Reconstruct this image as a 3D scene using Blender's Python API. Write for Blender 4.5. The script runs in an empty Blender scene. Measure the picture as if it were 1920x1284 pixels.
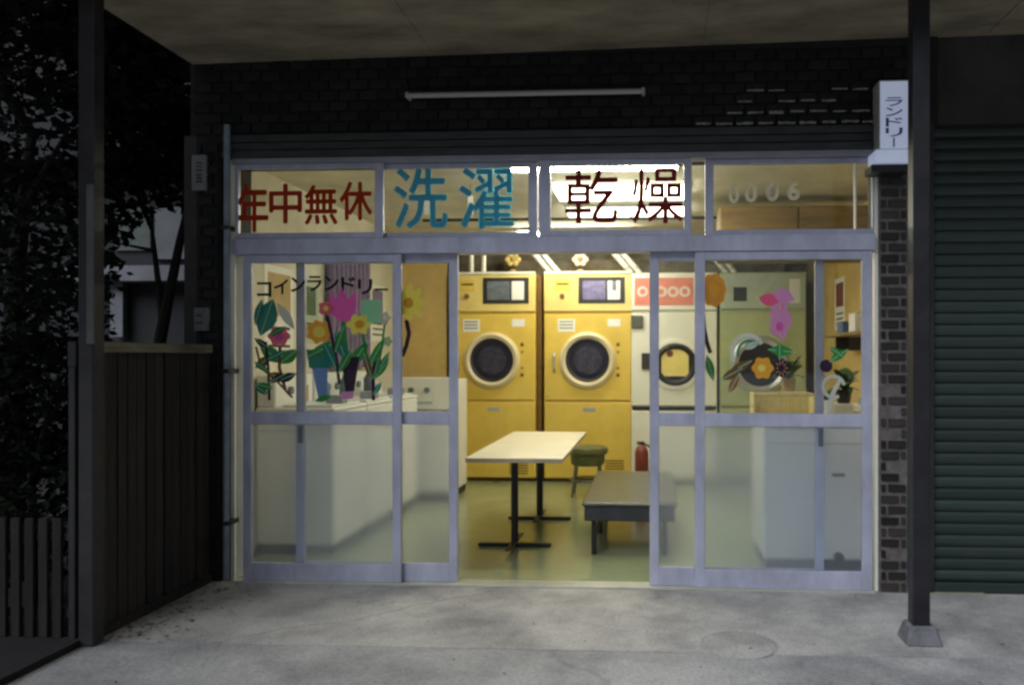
import bpy, bmesh, math, random
from mathutils import Vector, Matrix
R = math.radians
rnd = random.Random(7)
sc = bpy.context.scene
col = sc.collection

# ---------------------------------------------------------------- camera, light, exposure
F, CX, CY, D, H = 1500.0, 1139.0, 668.0, 4.65, 1.35      # lens in photo pixels, principal point, distance and height
TH = math.atan(86 / 1500)
cam_d = bpy.data.cameras.new('camera')
cam = bpy.data.objects.new('camera', cam_d); col.objects.link(cam)
cam.location = (0, -D, H); cam.rotation_euler = (R(90), 0, TH)
cam_d.sensor_width = 36; cam_d.lens = 36 * F / 1920
cam_d.shift_x = -(CX - 960) / 1920; cam_d.shift_y = (CY - 642) / 1920
cam_d.clip_start = 0.05; cam_d.clip_end = 400
cam_d.dof.use_dof = True; cam_d.dof.focus_distance = 4.7; cam_d.dof.aperture_fstop = 2.0
sc.camera = cam

SUN_EL, SUN_AZ = 46.0, -38.0
w = bpy.data.worlds.new('World'); sc.world = w; w.use_nodes = True
nt = w.node_tree
sky = nt.nodes.new('ShaderNodeTexSky'); sky.sky_type = 'NISHITA'; sky.sun_disc = False
sky.sun_elevation = R(SUN_EL); sky.sun_rotation = R(180 + SUN_AZ); sky.ozone_density = 2.0
bg = nt.nodes['Background']; bg.inputs['Strength'].default_value = 0.018
nt.links.new(sky.outputs[0], bg.inputs['Color'])
sd = bpy.data.lights.new('sun', 'SUN'); sun = bpy.data.objects.new('sun', sd); col.objects.link(sun)
sd.energy = 3.0; sd.angle = R(55); sd.color = (0.86, 0.9, 1.0)
sun.rotation_euler = (R(90 - SUN_EL), 0, R(SUN_AZ))      # dim dusk light from behind the camera
sc.view_settings.view_transform = 'Standard'; sc.view_settings.look = 'None'
sc.view_settings.exposure = 0.15; sc.view_settings.gamma = 1.0
TUBE = 112.0
sc.render.engine = 'CYCLES'
sc.cycles.use_denoising = True
sc.cycles.max_bounces = 10; sc.cycles.transparent_max_bounces = 16; sc.cycles.transmission_bounces = 10
sc.cycles.sample_clamp_indirect = 6.0
sc.cycles.filter_width = 2.6

# ---------------------------------------------------------------- helpers
ct, st = math.cos(TH), math.sin(TH)
def at(px, py, Y):
    a = (px - CX) / F; b = (CY - py) / F
    dx, dy, dz = -st + ct * a, ct + st * a, b
    t = (Y + D) / dy
    return Vector((dx * t, Y, H + dz * t))
def ax(px, Y): return at(px, CY, Y).x
def az(py, px, Y): return at(px, py, Y).z

MATS = {}
def mat(name, c, rough=0.6, metal=0.0, var=0.12, scale=6.0, bump=0.0, bscale=60.0, spec=0.5, emit=None, estr=0.0, stretch=(1, 1, 1), c2=None, coat=0.0):
    m = bpy.data.materials.new(name); m.use_nodes = True
    n = m.node_tree.nodes; l = m.node_tree.links; b = n['Principled BSDF']
    tc = n.new('ShaderNodeTexCoord'); mp = n.new('ShaderNodeMapping'); mp.inputs['Scale'].default_value = stretch
    l.new(tc.outputs['Object'], mp.inputs['Vector'])
    nz = n.new('ShaderNodeTexNoise'); nz.inputs['Scale'].default_value = scale; nz.inputs['Detail'].default_value = 6
    nz.inputs['Roughness'].default_value = 0.65
    l.new(mp.outputs[0], nz.inputs['Vector'])
    rp = n.new('ShaderNodeValToRGB'); l.new(nz.outputs['Fac'], rp.inputs[0])
    d = c2 if c2 else tuple(x * (1 - var * 2.2) for x in c)
    rp.color_ramp.elements[0].position = 0.3; rp.color_ramp.elements[1].position = 0.68
    rp.color_ramp.elements[0].color = (*[max(0, x) for x in d], 1); rp.color_ramp.elements[1].color = (*[min(1, x * (1 + var * .3)) for x in c], 1)
    l.new(rp.outputs[0], b.inputs['Base Color'])
    b.inputs['Roughness'].default_value = rough; b.inputs['Metallic'].default_value = metal
    b.inputs['Specular IOR Level'].default_value = spec; b.inputs['Coat Weight'].default_value = coat
    if bump:
        n2 = n.new('ShaderNodeTexNoise'); n2.inputs['Scale'].default_value = bscale; n2.inputs['Detail'].default_value = 5
        l.new(mp.outputs[0], n2.inputs['Vector'])
        bp = n.new('ShaderNodeBump'); bp.inputs['Strength'].default_value = bump; bp.inputs['Distance'].default_value = 0.01
        l.new(n2.outputs['Fac'], bp.inputs['Height']); l.new(bp.outputs[0], b.inputs['Normal'])
    if emit:
        b.inputs['Emission Color'].default_value = (*emit, 1); b.inputs['Emission Strength'].default_value = estr
    MATS[name] = m
    return m
def rand_tint(m, lo, hi):
    """each object of the material a little lighter or darker"""
    n = m.node_tree.nodes; l = m.node_tree.links; b = n['Principled BSDF']
    src = b.inputs['Base Color'].links[0].from_socket
    oi = n.new('ShaderNodeObjectInfo'); mr = n.new('ShaderNodeMapRange')
    mr.inputs['To Min'].default_value = lo; mr.inputs['To Max'].default_value = hi
    l.new(oi.outputs['Random'], mr.inputs['Value'])
    hs = n.new('ShaderNodeHueSaturation'); l.new(src, hs.inputs['Color']); l.new(mr.outputs[0], hs.inputs['Value'])
    l.new(hs.outputs[0], b.inputs['Base Color'])

def m_clear():
    m = bpy.data.materials.new('clear_glass'); m.use_nodes = True
    n = m.node_tree.nodes; l = m.node_tree.links; n.clear()
    o = n.new('ShaderNodeOutputMaterial'); mx = n.new('ShaderNodeMixShader'); t = n.new('ShaderNodeBsdfTransparent'); g = n.new('ShaderNodeBsdfGlossy')
    t.inputs[0].default_value = (.98, .99, .98, 1); g.inputs['Roughness'].default_value = 0.03
    f = n.new('ShaderNodeFresnel'); f.inputs[0].default_value = 1.45
    nz = n.new('ShaderNodeTexNoise'); nz.inputs['Scale'].default_value = 2.0; bp = n.new('ShaderNodeBump'); bp.inputs['Strength'].default_value = .03
    l.new(nz.outputs['Fac'], bp.inputs['Height']); l.new(bp.outputs[0], g.inputs['Normal'])
    l.new(f.outputs[0], mx.inputs[0]); l.new(t.outputs[0], mx.inputs[1]); l.new(g.outputs[0], mx.inputs[2]); l.new(mx.outputs[0], o.inputs[0])
    return m
def m_frost():
    m = bpy.data.materials.new('frosted_glass'); m.use_nodes = True
    n = m.node_tree.nodes; l = m.node_tree.links; n.clear()
    o = n.new('ShaderNodeOutputMaterial'); mx = n.new('ShaderNodeMixShader'); mx2 = n.new('ShaderNodeMixShader')
    r = n.new('ShaderNodeBsdfRefraction'); r.inputs['Roughness'].default_value = .19; r.inputs['IOR'].default_value = 1.25
    r.inputs[0].default_value = (.97, .99, 1.0, 1)
    d = n.new('ShaderNodeBsdfDiffuse'); d.inputs[0].default_value = (.66, .72, .86, 1)
    t = n.new('ShaderNodeBsdfTranslucent'); t.inputs[0].default_value = (.8, .86, .92, 1)
    nz = n.new('ShaderNodeTexNoise'); nz.inputs['Scale'].default_value = 140.0; bp = n.new('ShaderNodeBump'); bp.inputs['Strength'].default_value = .12; bp.inputs['Distance'].default_value = .002
    l.new(nz.outputs['Fac'], bp.inputs['Height']); l.new(bp.outputs[0], r.inputs['Normal'])
    mx2.inputs[0].default_value = .55; l.new(d.outputs[0], mx2.inputs[1]); l.new(t.outputs[0], mx2.inputs[2])
    mx.inputs[0].default_value = .15; l.new(r.outputs[0], mx.inputs[1]); l.new(mx2.outputs[0], mx.inputs[2])
    l.new(mx.outputs[0], o.inputs[0])
    return m
def m_film(name, c, tr=0.5, clear=.0):
    """thin printed film: lit from the front and from behind"""
    m = bpy.data.materials.new(name); m.use_nodes = True
    n = m.node_tree.nodes; l = m.node_tree.links; n.clear()
    o = n.new('ShaderNodeOutputMaterial'); mx = n.new('ShaderNodeMixShader'); d = n.new('ShaderNodeBsdfDiffuse'); t = n.new('ShaderNodeBsdfTranslucent')
    nz = n.new('ShaderNodeTexNoise'); nz.inputs['Scale'].default_value = 28.0; nz.inputs['Detail'].default_value = 4
    rp = n.new('ShaderNodeValToRGB'); l.new(nz.outputs['Fac'], rp.inputs[0])
    rp.color_ramp.elements[0].color = (*[x * .72 for x in c], 1); rp.color_ramp.elements[1].color = (*c, 1)
    rp.color_ramp.elements[0].position = .3; rp.color_ramp.elements[1].position = .65
    l.new(rp.outputs[0], d.inputs[0]); l.new(rp.outputs[0], t.inputs[0]); mx.inputs[0].default_value = tr
    l.new(d.outputs[0], mx.inputs[1]); l.new(t.outputs[0], mx.inputs[2])
    ma = n.new('ShaderNodeMixShader'); tp = n.new('ShaderNodeBsdfTransparent'); ma.inputs[0].default_value = clear
    l.new(mx.outputs[0], ma.inputs[1]); l.new(tp.outputs[0], ma.inputs[2]); l.new(ma.outputs[0], o.inputs[0])
    return m

class MB:
    def __init__(s): s.b = bmesh.new()
    def box(s, x0, x1, y0, y1, z0, z1, bev=0.0):
        r = bmesh.ops.create_cube(s.b, size=1.0)
        for v in r['verts']:
            v.co = Vector(((x0 + x1) / 2 + v.co.x * (x1 - x0), (y0 + y1) / 2 + v.co.y * (y1 - y0), (z0 + z1) / 2 + v.co.z * (z1 - z0)))
        if bev:
            es = set(e for v in r['verts'] for e in v.link_edges)
            bmesh.ops.bevel(s.b, geom=list(es), offset=bev, segments=1, affect='EDGES')
        return s
    def tube(s, p0, p1, r, r2=None, seg=12):
        p0, p1 = Vector(p0), Vector(p1); d = p1 - p0
        q = d.to_track_quat('Z', 'Y').to_matrix().to_4x4()
        bmesh.ops.create_cone(s.b, cap_ends=True, segments=seg, radius1=r, radius2=r if r2 is None else r2, depth=d.length,
                              matrix=Matrix.Translation((p0 + p1) / 2) @ q)
        return s
    def path(s, pts, r, seg=8):
        for a, b in zip(pts, pts[1:]): s.tube(a, b, r, seg=seg)
        for a in pts[1:-1]: s.ball(a, r, 8, 6)
        return s
    def ball(s, c, r, u=14, v=9, sc=(1, 1, 1)):
        bmesh.ops.create_uvsphere(s.b, u_segments=u, v_segments=v, radius=r, matrix=Matrix.Translation(c) @ Matrix.Diagonal((*sc, 1)))
        return s
    def poly(s, pts, y0, y1):
        """outline in x,z extruded from y0 to y1"""
        v = [s.b.verts.new((x, y0, z)) for x, z in pts]
        f = s.b.faces.new(v)
        e = bmesh.ops.extrude_face_region(s.b, geom=[f])
        for g in e['geom']:
            if isinstance(g, bmesh.types.BMVert): g.co.y = y1
        return s
    def ring(s, cx, cz, r0, r1, y0, y1, seg=40, squash=1.0, power=2.0):
        """ring facing -y; power > 2 squares it off"""
        def pt(r, a):
            c, n = math.cos(a), math.sin(a)
            k = (abs(c) ** power + abs(n) ** power) ** (-1 / power)
            return cx + r * k * c, cz + r * k * n * squash
        L = []
        rm = (r0 + r1) / 2
        prof = [(r0, y1), (r0, y0 + .3 * (y1 - y0)), (rm, y0), (r1, y0 + .4 * (y1 - y0)), (r1, y1)]
        for i in range(seg):
            a = i * 2 * math.pi / seg
            L.append([s.b.verts.new((pt(r, a)[0], y, pt(r, a)[1])) for r, y in prof])
        for i in range(seg):
            A, B = L[i], L[(i + 1) % seg]
            for j in range(len(prof) - 1): s.b.faces.new((A[j], A[j + 1], B[j + 1], B[j]))
        return s
    def disc(s, cx, cz, r, y0, y1, seg=36, power=2.0, dome=0.0):
        pts = []
        for i in range(seg):
            a = i * 2 * math.pi / seg; c, n = math.cos(a), math.sin(a)
            k = (abs(c) ** power + abs(n) ** power) ** (-1 / power)
            pts.append((cx + r * k * c, cz + r * k * n))
        s.poly(pts, y0, y1)
        return s
    def lathe(s, c, prof, seg=20):
        L = []
        for r, z in prof:
            L.append([s.b.verts.new((c[0] + r * math.cos(i * 2 * math.pi / seg), c[1] + r * math.sin(i * 2 * math.pi / seg), c[2] + z)) for i in range(seg)])
        for a, b in zip(L, L[1:]):
            for i in range(seg): s.b.faces.new((a[i], a[(i + 1) % seg], b[(i + 1) % seg], b[i]))
        s.b.faces.new(L[0][::-1]); s.b.faces.new(L[-1])
        return s

def wloc(o):
    v = Vector((0, 0, 0))
    while o: v += o.location; o = o.parent
    return v
def part(name, mb, m, parent=None, label=None, kind=None, smooth=False, loc=None):
    """one mesh object; the shape is given in world coordinates"""
    me = bpy.data.meshes.new(name)
    if isinstance(mb, MB):
        bmesh.ops.recalc_face_normals(mb.b, faces=mb.b.faces)
        mb.b.to_mesh(me); mb.b.free()
    else: me = mb
    o = bpy.data.objects.new(name, me); col.objects.link(o)
    me.materials.append(m)
    off = wloc(parent) if parent else Vector((0, 0, 0))
    if parent: o.parent = parent
    if loc is None:
        if parent: me.transform(Matrix.Translation(-off))
        else:
            c = sum((Vector(v.co) for v in me.vertices), Vector()) / max(1, len(me.vertices))
            c.z = min(v.co.z for v in me.vertices)
            me.transform(Matrix.Translation(-c)); o.location = c
    else:
        o.location = Vector(loc) - off
    if smooth:
        for p in me.polygons: p.use_smooth = True
        try: me.set_sharp_from_angle(angle=R(40))
        except Exception: pass
    if label: o['label'] = label
    if kind: o['kind'] = kind
    return o
def inst(name, me, parent, loc, rot=None, label=None):
    o = bpy.data.objects.new(name, me); col.objects.link(o)
    o.parent = parent; o.location = Vector(loc) - wloc(parent)
    if rot: o.rotation_euler = rot
    if label: o['label'] = label
    return o
def tag(o, label, cat, group=None):
    o['label'] = label; o['category'] = cat
    if group: o['group'] = group
    return o
def thing(name, label, cat, loc, group=None):
    o = bpy.data.objects.new(name, None); col.objects.link(o); o.location = loc; o.empty_display_size = .1
    return tag(o, label, cat, group)
def struct(name, mb, m): return part(name, mb, m, kind='structure')
def copy_tree(o, parent=None):
    c = o.copy(); col.objects.link(c); c.parent = parent
    for ch in [x for x in col.objects if x.parent == o]: copy_tree(ch, c)
    return c
def quadmesh(name, verts, faces):
    me = bpy.data.meshes.new(name); me.from_pydata(verts, [], faces); me.update(); return me

def glyph(ch, x0, x1, z0, z1, y, m, parent, bold=0.0, thick=.0012, name='character', heavy=0.0):
    cu = bpy.data.curves.new('glyph', 'FONT'); cu.body = ch; cu.size = 1; cu.offset = bold; cu.resolution_u = 3; cu.extrude = .01
    to = bpy.data.objects.new('glyph', cu); col.objects.link(to)
    dg = bpy.context.evaluated_depsgraph_get()
    me = bpy.data.meshes.new_from_object(to.evaluated_get(dg))
    bpy.data.objects.remove(to); bpy.data.curves.remove(cu)
    if not me.vertices: return None
    xs = [v.co.x for v in me.vertices]; ys = [v.co.y for v in me.vertices]
    a0, a1, b0, b1 = min(xs), max(xs), min(ys), max(ys)
    for v in me.vertices:
        x = x0 + (v.co.x - a0) / max(1e-6, a1 - a0) * (x1 - x0)
        z = z0 + (v.co.y - b0) / max(1e-6, b1 - b0) * (z1 - z0)
        v.co = (x, y - (thick if v.co.z > 0 else 0), z)
    if heavy:        # heavier strokes: the outline repeated a little to each side
        vs = [tuple(v.co) for v in me.vertices]; fs = [tuple(p.vertices) for p in me.polygons]; nv = len(vs); V, P = [], []
        for i, (a, c) in enumerate(((-1, 0), (1, 0), (0, -1), (0, 1), (0, 0))):
            V += [(x + a * heavy, yy - i * .0001, zz + c * heavy) for x, yy, zz in vs]; P += [tuple(k + i * nv for k in f) for f in fs]
        me = quadmesh('character', V, P)
    me.materials.clear()
    return part(name, me, m, parent)

# ---------------------------------------------------------------- materials
M_conc = mat('concrete', (.43, .42, .395), .85, var=.2, scale=1.7, bump=.7, bscale=40, c2=(.17, .17, .17))
M_apron = mat('apron_concrete', (.45, .435, .395), .8, var=.2, scale=2.6, bump=.6, bscale=50, c2=(.2, .195, .185))
def cracks(m, sc_, wdt, dark):
    n = m.node_tree.nodes; l = m.node_tree.links; b = n['Principled BSDF']; src = b.inputs['Base Color'].links[0].from_socket
    tc = n.new('ShaderNodeTexCoord'); nz = n.new('ShaderNodeTexNoise'); nz.inputs['Scale'].default_value = 2.2; nz.inputs['Detail'].default_value = 7
    l.new(tc.outputs['Object'], nz.inputs['Vector'])
    mx = n.new('ShaderNodeMix'); mx.data_type = 'VECTOR'; mx.inputs[0].default_value = .22
    l.new(tc.outputs['Object'], mx.inputs[4]); l.new(nz.outputs['Color'], mx.inputs[5])
    v = n.new('ShaderNodeTexVoronoi'); v.feature = 'DISTANCE_TO_EDGE'; v.inputs['Scale'].default_value = sc_; l.new(mx.outputs[1], v.inputs['Vector'])
    r = n.new('ShaderNodeValToRGB'); r.color_ramp.elements[0].color = (dark, dark, dark, 1); r.color_ramp.elements[1].color = (1, 1, 1, 1); r.color_ramp.elements[1].position = wdt
    l.new(v.outputs['Distance'], r.inputs[0])
    g = n.new('ShaderNodeTexNoise'); g.inputs['Scale'].default_value = 70; g.inputs['Detail'].default_value = 3; l.new(tc.outputs['Object'], g.inputs['Vector'])
    gr = n.new('ShaderNodeValToRGB'); gr.color_ramp.elements[0].color = (.76, .76, .76, 1); gr.color_ramp.elements[1].color = (1.0, 1, 1, 1); gr.color_ramp.elements[0].position = .32; gr.color_ramp.elements[1].position = .56
    l.new(g.outputs['Fac'], gr.inputs[0])
    m1 = n.new('ShaderNodeMix'); m1.data_type = 'RGBA'; m1.blend_type = 'MULTIPLY'; m1.inputs[0].default_value = 1
    m2 = n.new('ShaderNodeMix'); m2.data_type = 'RGBA'; m2.blend_type = 'MULTIPLY'; m2.inputs[0].default_value = 1
    l.new(src, m1.inputs[6]); l.new(r.outputs[0], m1.inputs[7]); l.new(m1.outputs[2], m2.inputs[6]); l.new(gr.outputs[0], m2.inputs[7]); l.new(m2.outputs[2], b.inputs['Base Color'])
cracks(M_conc, .2, .003, .8); cracks(M_apron, .27, .0035, .78)
M_soil = mat('soil', (.015, .013, .012), .95, bump=.8, bscale=30)
M_floor = mat('vinyl_floor', (.3, .34, .2), .17, var=.15, scale=1.5, bump=.06, bscale=9, c2=(.22, .25, .14))
M_tile = mat('dark_tile', (.012, .012, .012), .6, var=.25, scale=9, bump=.15, bscale=90, spec=.3); rand_tint(M_tile, .6, 1.7)
M_tile2 = mat('brown_tile', (.034, .028, .026), .4, var=.25, scale=9, bump=.15, bscale=90); rand_tint(M_tile2, .3, 1.7)
M_mort = mat('mortar', (.016, .015, .015), .9, var=.2, scale=20)
M_mort2 = mat('pale_mortar', (.17, .15, .135), .9, var=.25, scale=20, bump=.3)
M_glint = mat('painted_glint', (.36, .36, .35), .8, var=.3, scale=30)
M_soff = mat('soffit_board', (.36, .305, .21), .85, var=.3, scale=1.6, stretch=(1, 2.5, 1), c2=(.13, .115, .075), bump=.15, bscale=20)
M_wallP = mat('dark_render', (.05, .046, .042), .9, var=.25, scale=4, bump=.3)
M_lint = mat('lintel_metal', (.06, .066, .066), .5, .2, var=.25, scale=5, stretch=(1, 1, 10))
M_alu = mat('aluminium', (.56, .575, .7), .45, .35, var=.16, scale=5, stretch=(1, 1, .5), bump=.04, bscale=120)
M_alud = mat('dull_aluminium', (.34, .35, .4), .5, .3, var=.1, scale=4)
M_wood = mat('weathered_wood', (.028, .022, .018), .85, var=.35, scale=6, stretch=(8, 8, .6), bump=.5, bscale=25); rand_tint(M_wood, .5, 1.4)
M_woodlit = mat('weathered_wood_lit', (.2, .185, .12), .8, var=.3, scale=6, stretch=(3, .5, 3), bump=.4, bscale=25)  # doorway light put into the colour of the fence's top rail
M_post = mat('post_paint', (.026, .024, .024), .6, var=.3, scale=5, bump=.2)
M_steel = mat('black_steel', (.018, .017, .02), .45, var=.3, scale=8)
M_foot = mat('footing_concrete', (.17, .17, .18), .9, var=.25, scale=7, bump=.6)
M_shut = mat('green_shutter', (.026, .046, .036), .5, .0, var=.18, scale=3, stretch=(.6, 1, 6)); rand_tint(M_shut, .75, 1.3)
M_pipe = mat('drainpipe_pvc', (.26, .31, .36), .5, var=.25, scale=6)
M_white = mat('white_plastic', (.72, .71, .67), .45, var=.06, scale=8)
M_tubeoff = mat('unlit_tube', (.42, .43, .42), .3, var=.05)
M_signlit = mat('lit_sign_face', (.6, .64, .75), .4, var=.08, scale=6, emit=(.62, .72, 1.0), estr=.27)
M_signside = mat('sign_box_side', (.5, .5, .46), .5, var=.15)
M_blueink = mat('blue_ink', (.05, .1, .4), .5)
M_ink = mat('black_ink', (.012, .012, .012), .5)
M_leaf = mat('dark_leaf', (.011, .017, .009), .8, var=.3, scale=5, c2=(.008, .012, .007), spec=.1)
M_bark = mat('bark', (.035, .03, .026), .9, bump=.8, bscale=30)
M_house = mat('house_wall', (.2, .21, .215), .9, var=.15, scale=3)
M_houseD = mat('house_dark', (.02, .02, .022), .8)
M_houseG = mat('house_greenish', (.13, .15, .13), .9, var=.15)
M_iwall = mat('interior_wall_cream', (.75, .7, .56), .75, var=.12, scale=2.2)
M_iwallo = mat('interior_wall_ochre', (.66, .47, .16), .7, var=.12, scale=2.5)
M_iback = mat('back_wall_grey', (.22, .2, .15), .8, var=.35, scale=4)
M_ceil = mat('ceiling_board', (.78, .74, .6), .85, var=.15, scale=1.5)
M_yel = mat('yellow_enamel', (.82, .59, .11), .33, var=.07, scale=3, coat=.2)
M_yelp = mat('pale_yellow_enamel', (.8, .64, .22), .35, var=.06, scale=3)
M_yeld = mat('yellow_shadow_gap', (.18, .09, .015), .7)
M_cream = mat('cream_enamel', (.88, .87, .76), .35, var=.05, scale=3)
M_wash = mat('washer_white', (.86, .86, .82), .38, var=.06, scale=3)
M_grn = mat('pale_green_enamel', (.5, .55, .3), .4, var=.1, scale=3)
M_grnp = mat('pale_green_panel', (.5, .56, .46), .4, var=.1, scale=8)
M_pink = mat('pink_panel', (.8, .25, .18), .45, var=.1, scale=10)
M_pinkl = mat('pink_white', (.85, .68, .6), .45, var=.05)
M_ring = mat('cream_ring', (.76, .66, .42), .35, var=.05)
M_silver = mat('silver_ring', (.6, .62, .64), .3, .6, var=.1)
M_dglass = mat('dark_door_glass', (.022, .022, .045), .35, var=.2, scale=12, spec=.25)
M_drum = mat('perforated_drum', (.075, .075, .12), .4, .3, var=.3, scale=8)
def holes(m):
    n = m.node_tree.nodes; l = m.node_tree.links; b = n['Principled BSDF']; src = b.inputs['Base Color'].links[0].from_socket
    tc = n.new('ShaderNodeTexCoord'); v = n.new('ShaderNodeTexVoronoi'); v.inputs['Scale'].default_value = 34; v.inputs['Randomness'].default_value = .15; l.new(tc.outputs['Object'], v.inputs['Vector'])
    r = n.new('ShaderNodeValToRGB'); r.color_ramp.elements[0].color = (.1, .1, .1, 1); r.color_ramp.elements[1].color = (1, 1, 1, 1); r.color_ramp.elements[0].position = .28; r.color_ramp.elements[1].position = .36
    l.new(v.outputs['Distance'], r.inputs[0]); m1 = n.new('ShaderNodeMix'); m1.data_type = 'RGBA'; m1.blend_type = 'MULTIPLY'; m1.inputs[0].default_value = 1
    l.new(src, m1.inputs[6]); l.new(r.outputs[0], m1.inputs[7]); l.new(m1.outputs[2], b.inputs['Base Color'])
holes(M_drum)
M_dark = mat('dark_plastic', (.02, .02, .022), .5)
M_lcd = mat('display_grey', (.16, .19, .22), .25, var=.15, scale=15)
M_lcdp = mat('display_violet', (.2, .18, .36), .25, var=.2, scale=15)
M_card = mat('white_card', (.85, .84, .8), .6, var=.03)
M_red = mat('red_enamel', (.22, .04, .03), .4)
M_table = mat('table_laminate', (.82, .76, .58), .4, var=.05, scale=4)
M_edge = mat('table_edge', (.5, .42, .28), .5)
M_vinyl = mat('grey_vinyl', (.085, .095, .075), .3, var=.15, scale=9, bump=.1, bscale=30)
M_olive = mat('olive_vinyl', (.13, .14, .05), .4, var=.2, scale=9); M_steelg = mat('grey_steel', (.2, .2, .16), .4, .4)
M_vinyld = mat('dark_vinyl', (.05, .05, .06), .45, var=.2, scale=9)
M_duct = mat('duct_foil', (.78, .78, .68), .35, .2, var=.1, scale=20)
M_curt = mat('purple_cloth', (.23, .17, .3), .85, var=.2, scale=8)
M_plant = mat('plant_green', (.05, .12, .03), .5, var=.3, scale=20)
M_basket = mat('yellow_basket', (.75, .62, .25), .6, var=.1, scale=20)
M_tubeon = mat('lit_tube', (.9, .9, .9), .5, emit=(1.0, .95, .75), estr=TUBE)
M_diff = mat('lit_diffuser', (.9, .9, .85), .5, emit=(1.0, .95, .75), estr=8.5)
M_thres = mat('threshold_metal', (.55, .55, .45), .4, .3)
M_brownb = mat('brown_board', (.3, .2, .08), .6, var=.25, scale=3, stretch=(1, 1, 6))
M_blue = mat('blue_plastic', (.1, .16, .32), .5)
M_tan = mat('tan_card', (.5, .36, .16), .7)
G_clear, G_frost = m_clear(), m_frost()

# ================================================================ SETTING
g = MB(); g.box(-60, 60, -60, 80, -.3, -.004)
struct('ground', g, M_conc)
g = MB(); g.box(ax(395, 0), 7, -.98, .02, -.1, 0.0); struct('concrete_apron', g, M_apron)
g = MB(); g.box(-12, ax(392, 0) - .01, -1.75, 6, -.1, .03); struct('planting_bed', g, M_soil)

XL, XR, YB, ZC = -2.72, 1.78, 4.72, 2.64        # shop interior
YD = 3.88                                        # fronts of the dryers
g = MB(); g.box(XL - .1, XR + .1, .021, YB + .1, -.1, .004); struct('interior_floor', g, M_floor)
g = MB(); g.box(XL - .1, XR + .1, .12, YB + .1, ZC, ZC + .1); struct('interior_ceiling', g, M_ceil)
g = MB(); g.box(XL - .09, XL, .12, YB, .004, ZC); struct('interior_wall_left', g, M_iwall)
g = MB(); g.box(XR, XR + .09, .12, YB, .004, ZC); struct('interior_wall_right', g, M_iwallo)
g = MB(); g.box(XL - .09, XR + .09, YB, YB + .09, .004, ZC); struct('interior_wall_back', g, M_iback)
# ochre facing board in the back left corner
b = MB(); b.box(ax(748, YD), ax(836, YD), YD + .02, YD + .06, .004, 2.62)
tag(part('wall_board', b, M_iwallo), 'tall ochre wall board behind the two-knob white washer, left of the yellow dryers', 'wall board')

# ---- the building shell over the shop
z_l, z_r = 3.10, 3.17
def soff_z(x): return z_l + (x + 2.73) / (1.46 + 2.73) * (z_r - z_l)
x0, x1 = -2.76, 5.0
cn = thing('canopy', 'wide flat concrete canopy with a stained olive underside over the shop front', 'canopy', (0, -.6, 3.1))
b = MB()
N = 1
vs = [(x, y, soff_z(x) + dz) for dz in (0, .22) for x in (x0, x1) for y in (-1.12, .25)]
v = [b.b.verts.new(p) for p in vs]
for f in ((0, 1, 3, 2), (4, 6, 7, 5), (0, 4, 5, 1), (2, 3, 7, 6), (0, 2, 6, 4), (1, 5, 7, 3)): b.b.faces.new([v[i] for i in f])
part('soffit_slab', b, M_soff, cn)
b = MB(); b.box(x0 - .03, x1, -1.17, -1.125, 3.06, 3.5); part('fascia', b, M_wood, cn)
for xs_ in (-1.3, .3, 1.9):
    b = MB(); b.box(xs_ - .012, xs_ + .012, -1.11, -.01, soff_z(xs_) - .006, soff_z(xs_) + .01); part('joint_strip', b, M_soff, cn)

# tiled wall above the shop front, every tile its own piece
ZT0 = 2.675
tw = thing('tiled_wall', 'black tiled wall band between the canopy and the shop windows', 'wall', (-.6, 0, ZT0))
b = MB(); b.box(-2.78, 1.62, .012, .2, ZT0, 3.3); part('mortar_bed', b, M_mort, tw)
TP, RP, TW_, THH = .1195, .0625, .108, .052
def tile_mesh(w_, h_, m, name='tile'):
    t = MB(); t.box(-w_ / 2, w_ / 2, 0, .014, -h_ / 2, h_ / 2, .0025)
    bmesh.ops.recalc_face_normals(t.b, faces=t.b.faces)
    me = bpy.data.meshes.new(name); t.b.to_mesh(me); t.b.free(); me.materials.append(m); return me
tme = tile_mesh(TW_, THH, M_tile)
for r in range(7):
    for k in range(36):
        x = -2.70 + k * TP + (TP / 2 if r % 2 else 0)
        if x > 1.55: continue
        inst('tile', tme, tw, (x, rnd.uniform(-.003, .001), ZT0 + .035 + r * RP), (R(rnd.uniform(-1.5, 1.5)), 0, R(rnd.uniform(-1.0, 1.0))))
# pale slivers painting in light glints along the lower tile edges near the sign
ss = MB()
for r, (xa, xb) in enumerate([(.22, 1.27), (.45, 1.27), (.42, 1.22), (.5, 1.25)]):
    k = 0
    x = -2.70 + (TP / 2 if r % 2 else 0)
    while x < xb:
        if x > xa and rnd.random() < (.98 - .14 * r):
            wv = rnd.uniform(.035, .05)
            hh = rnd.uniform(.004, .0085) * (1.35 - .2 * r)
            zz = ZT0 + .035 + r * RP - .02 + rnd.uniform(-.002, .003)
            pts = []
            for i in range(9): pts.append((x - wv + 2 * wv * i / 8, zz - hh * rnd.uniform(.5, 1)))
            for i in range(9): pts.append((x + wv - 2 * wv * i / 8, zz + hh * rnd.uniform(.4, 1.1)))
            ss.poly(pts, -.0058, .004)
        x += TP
part('tile_glints', ss, M_glint, tw, kind='stuff')

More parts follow.
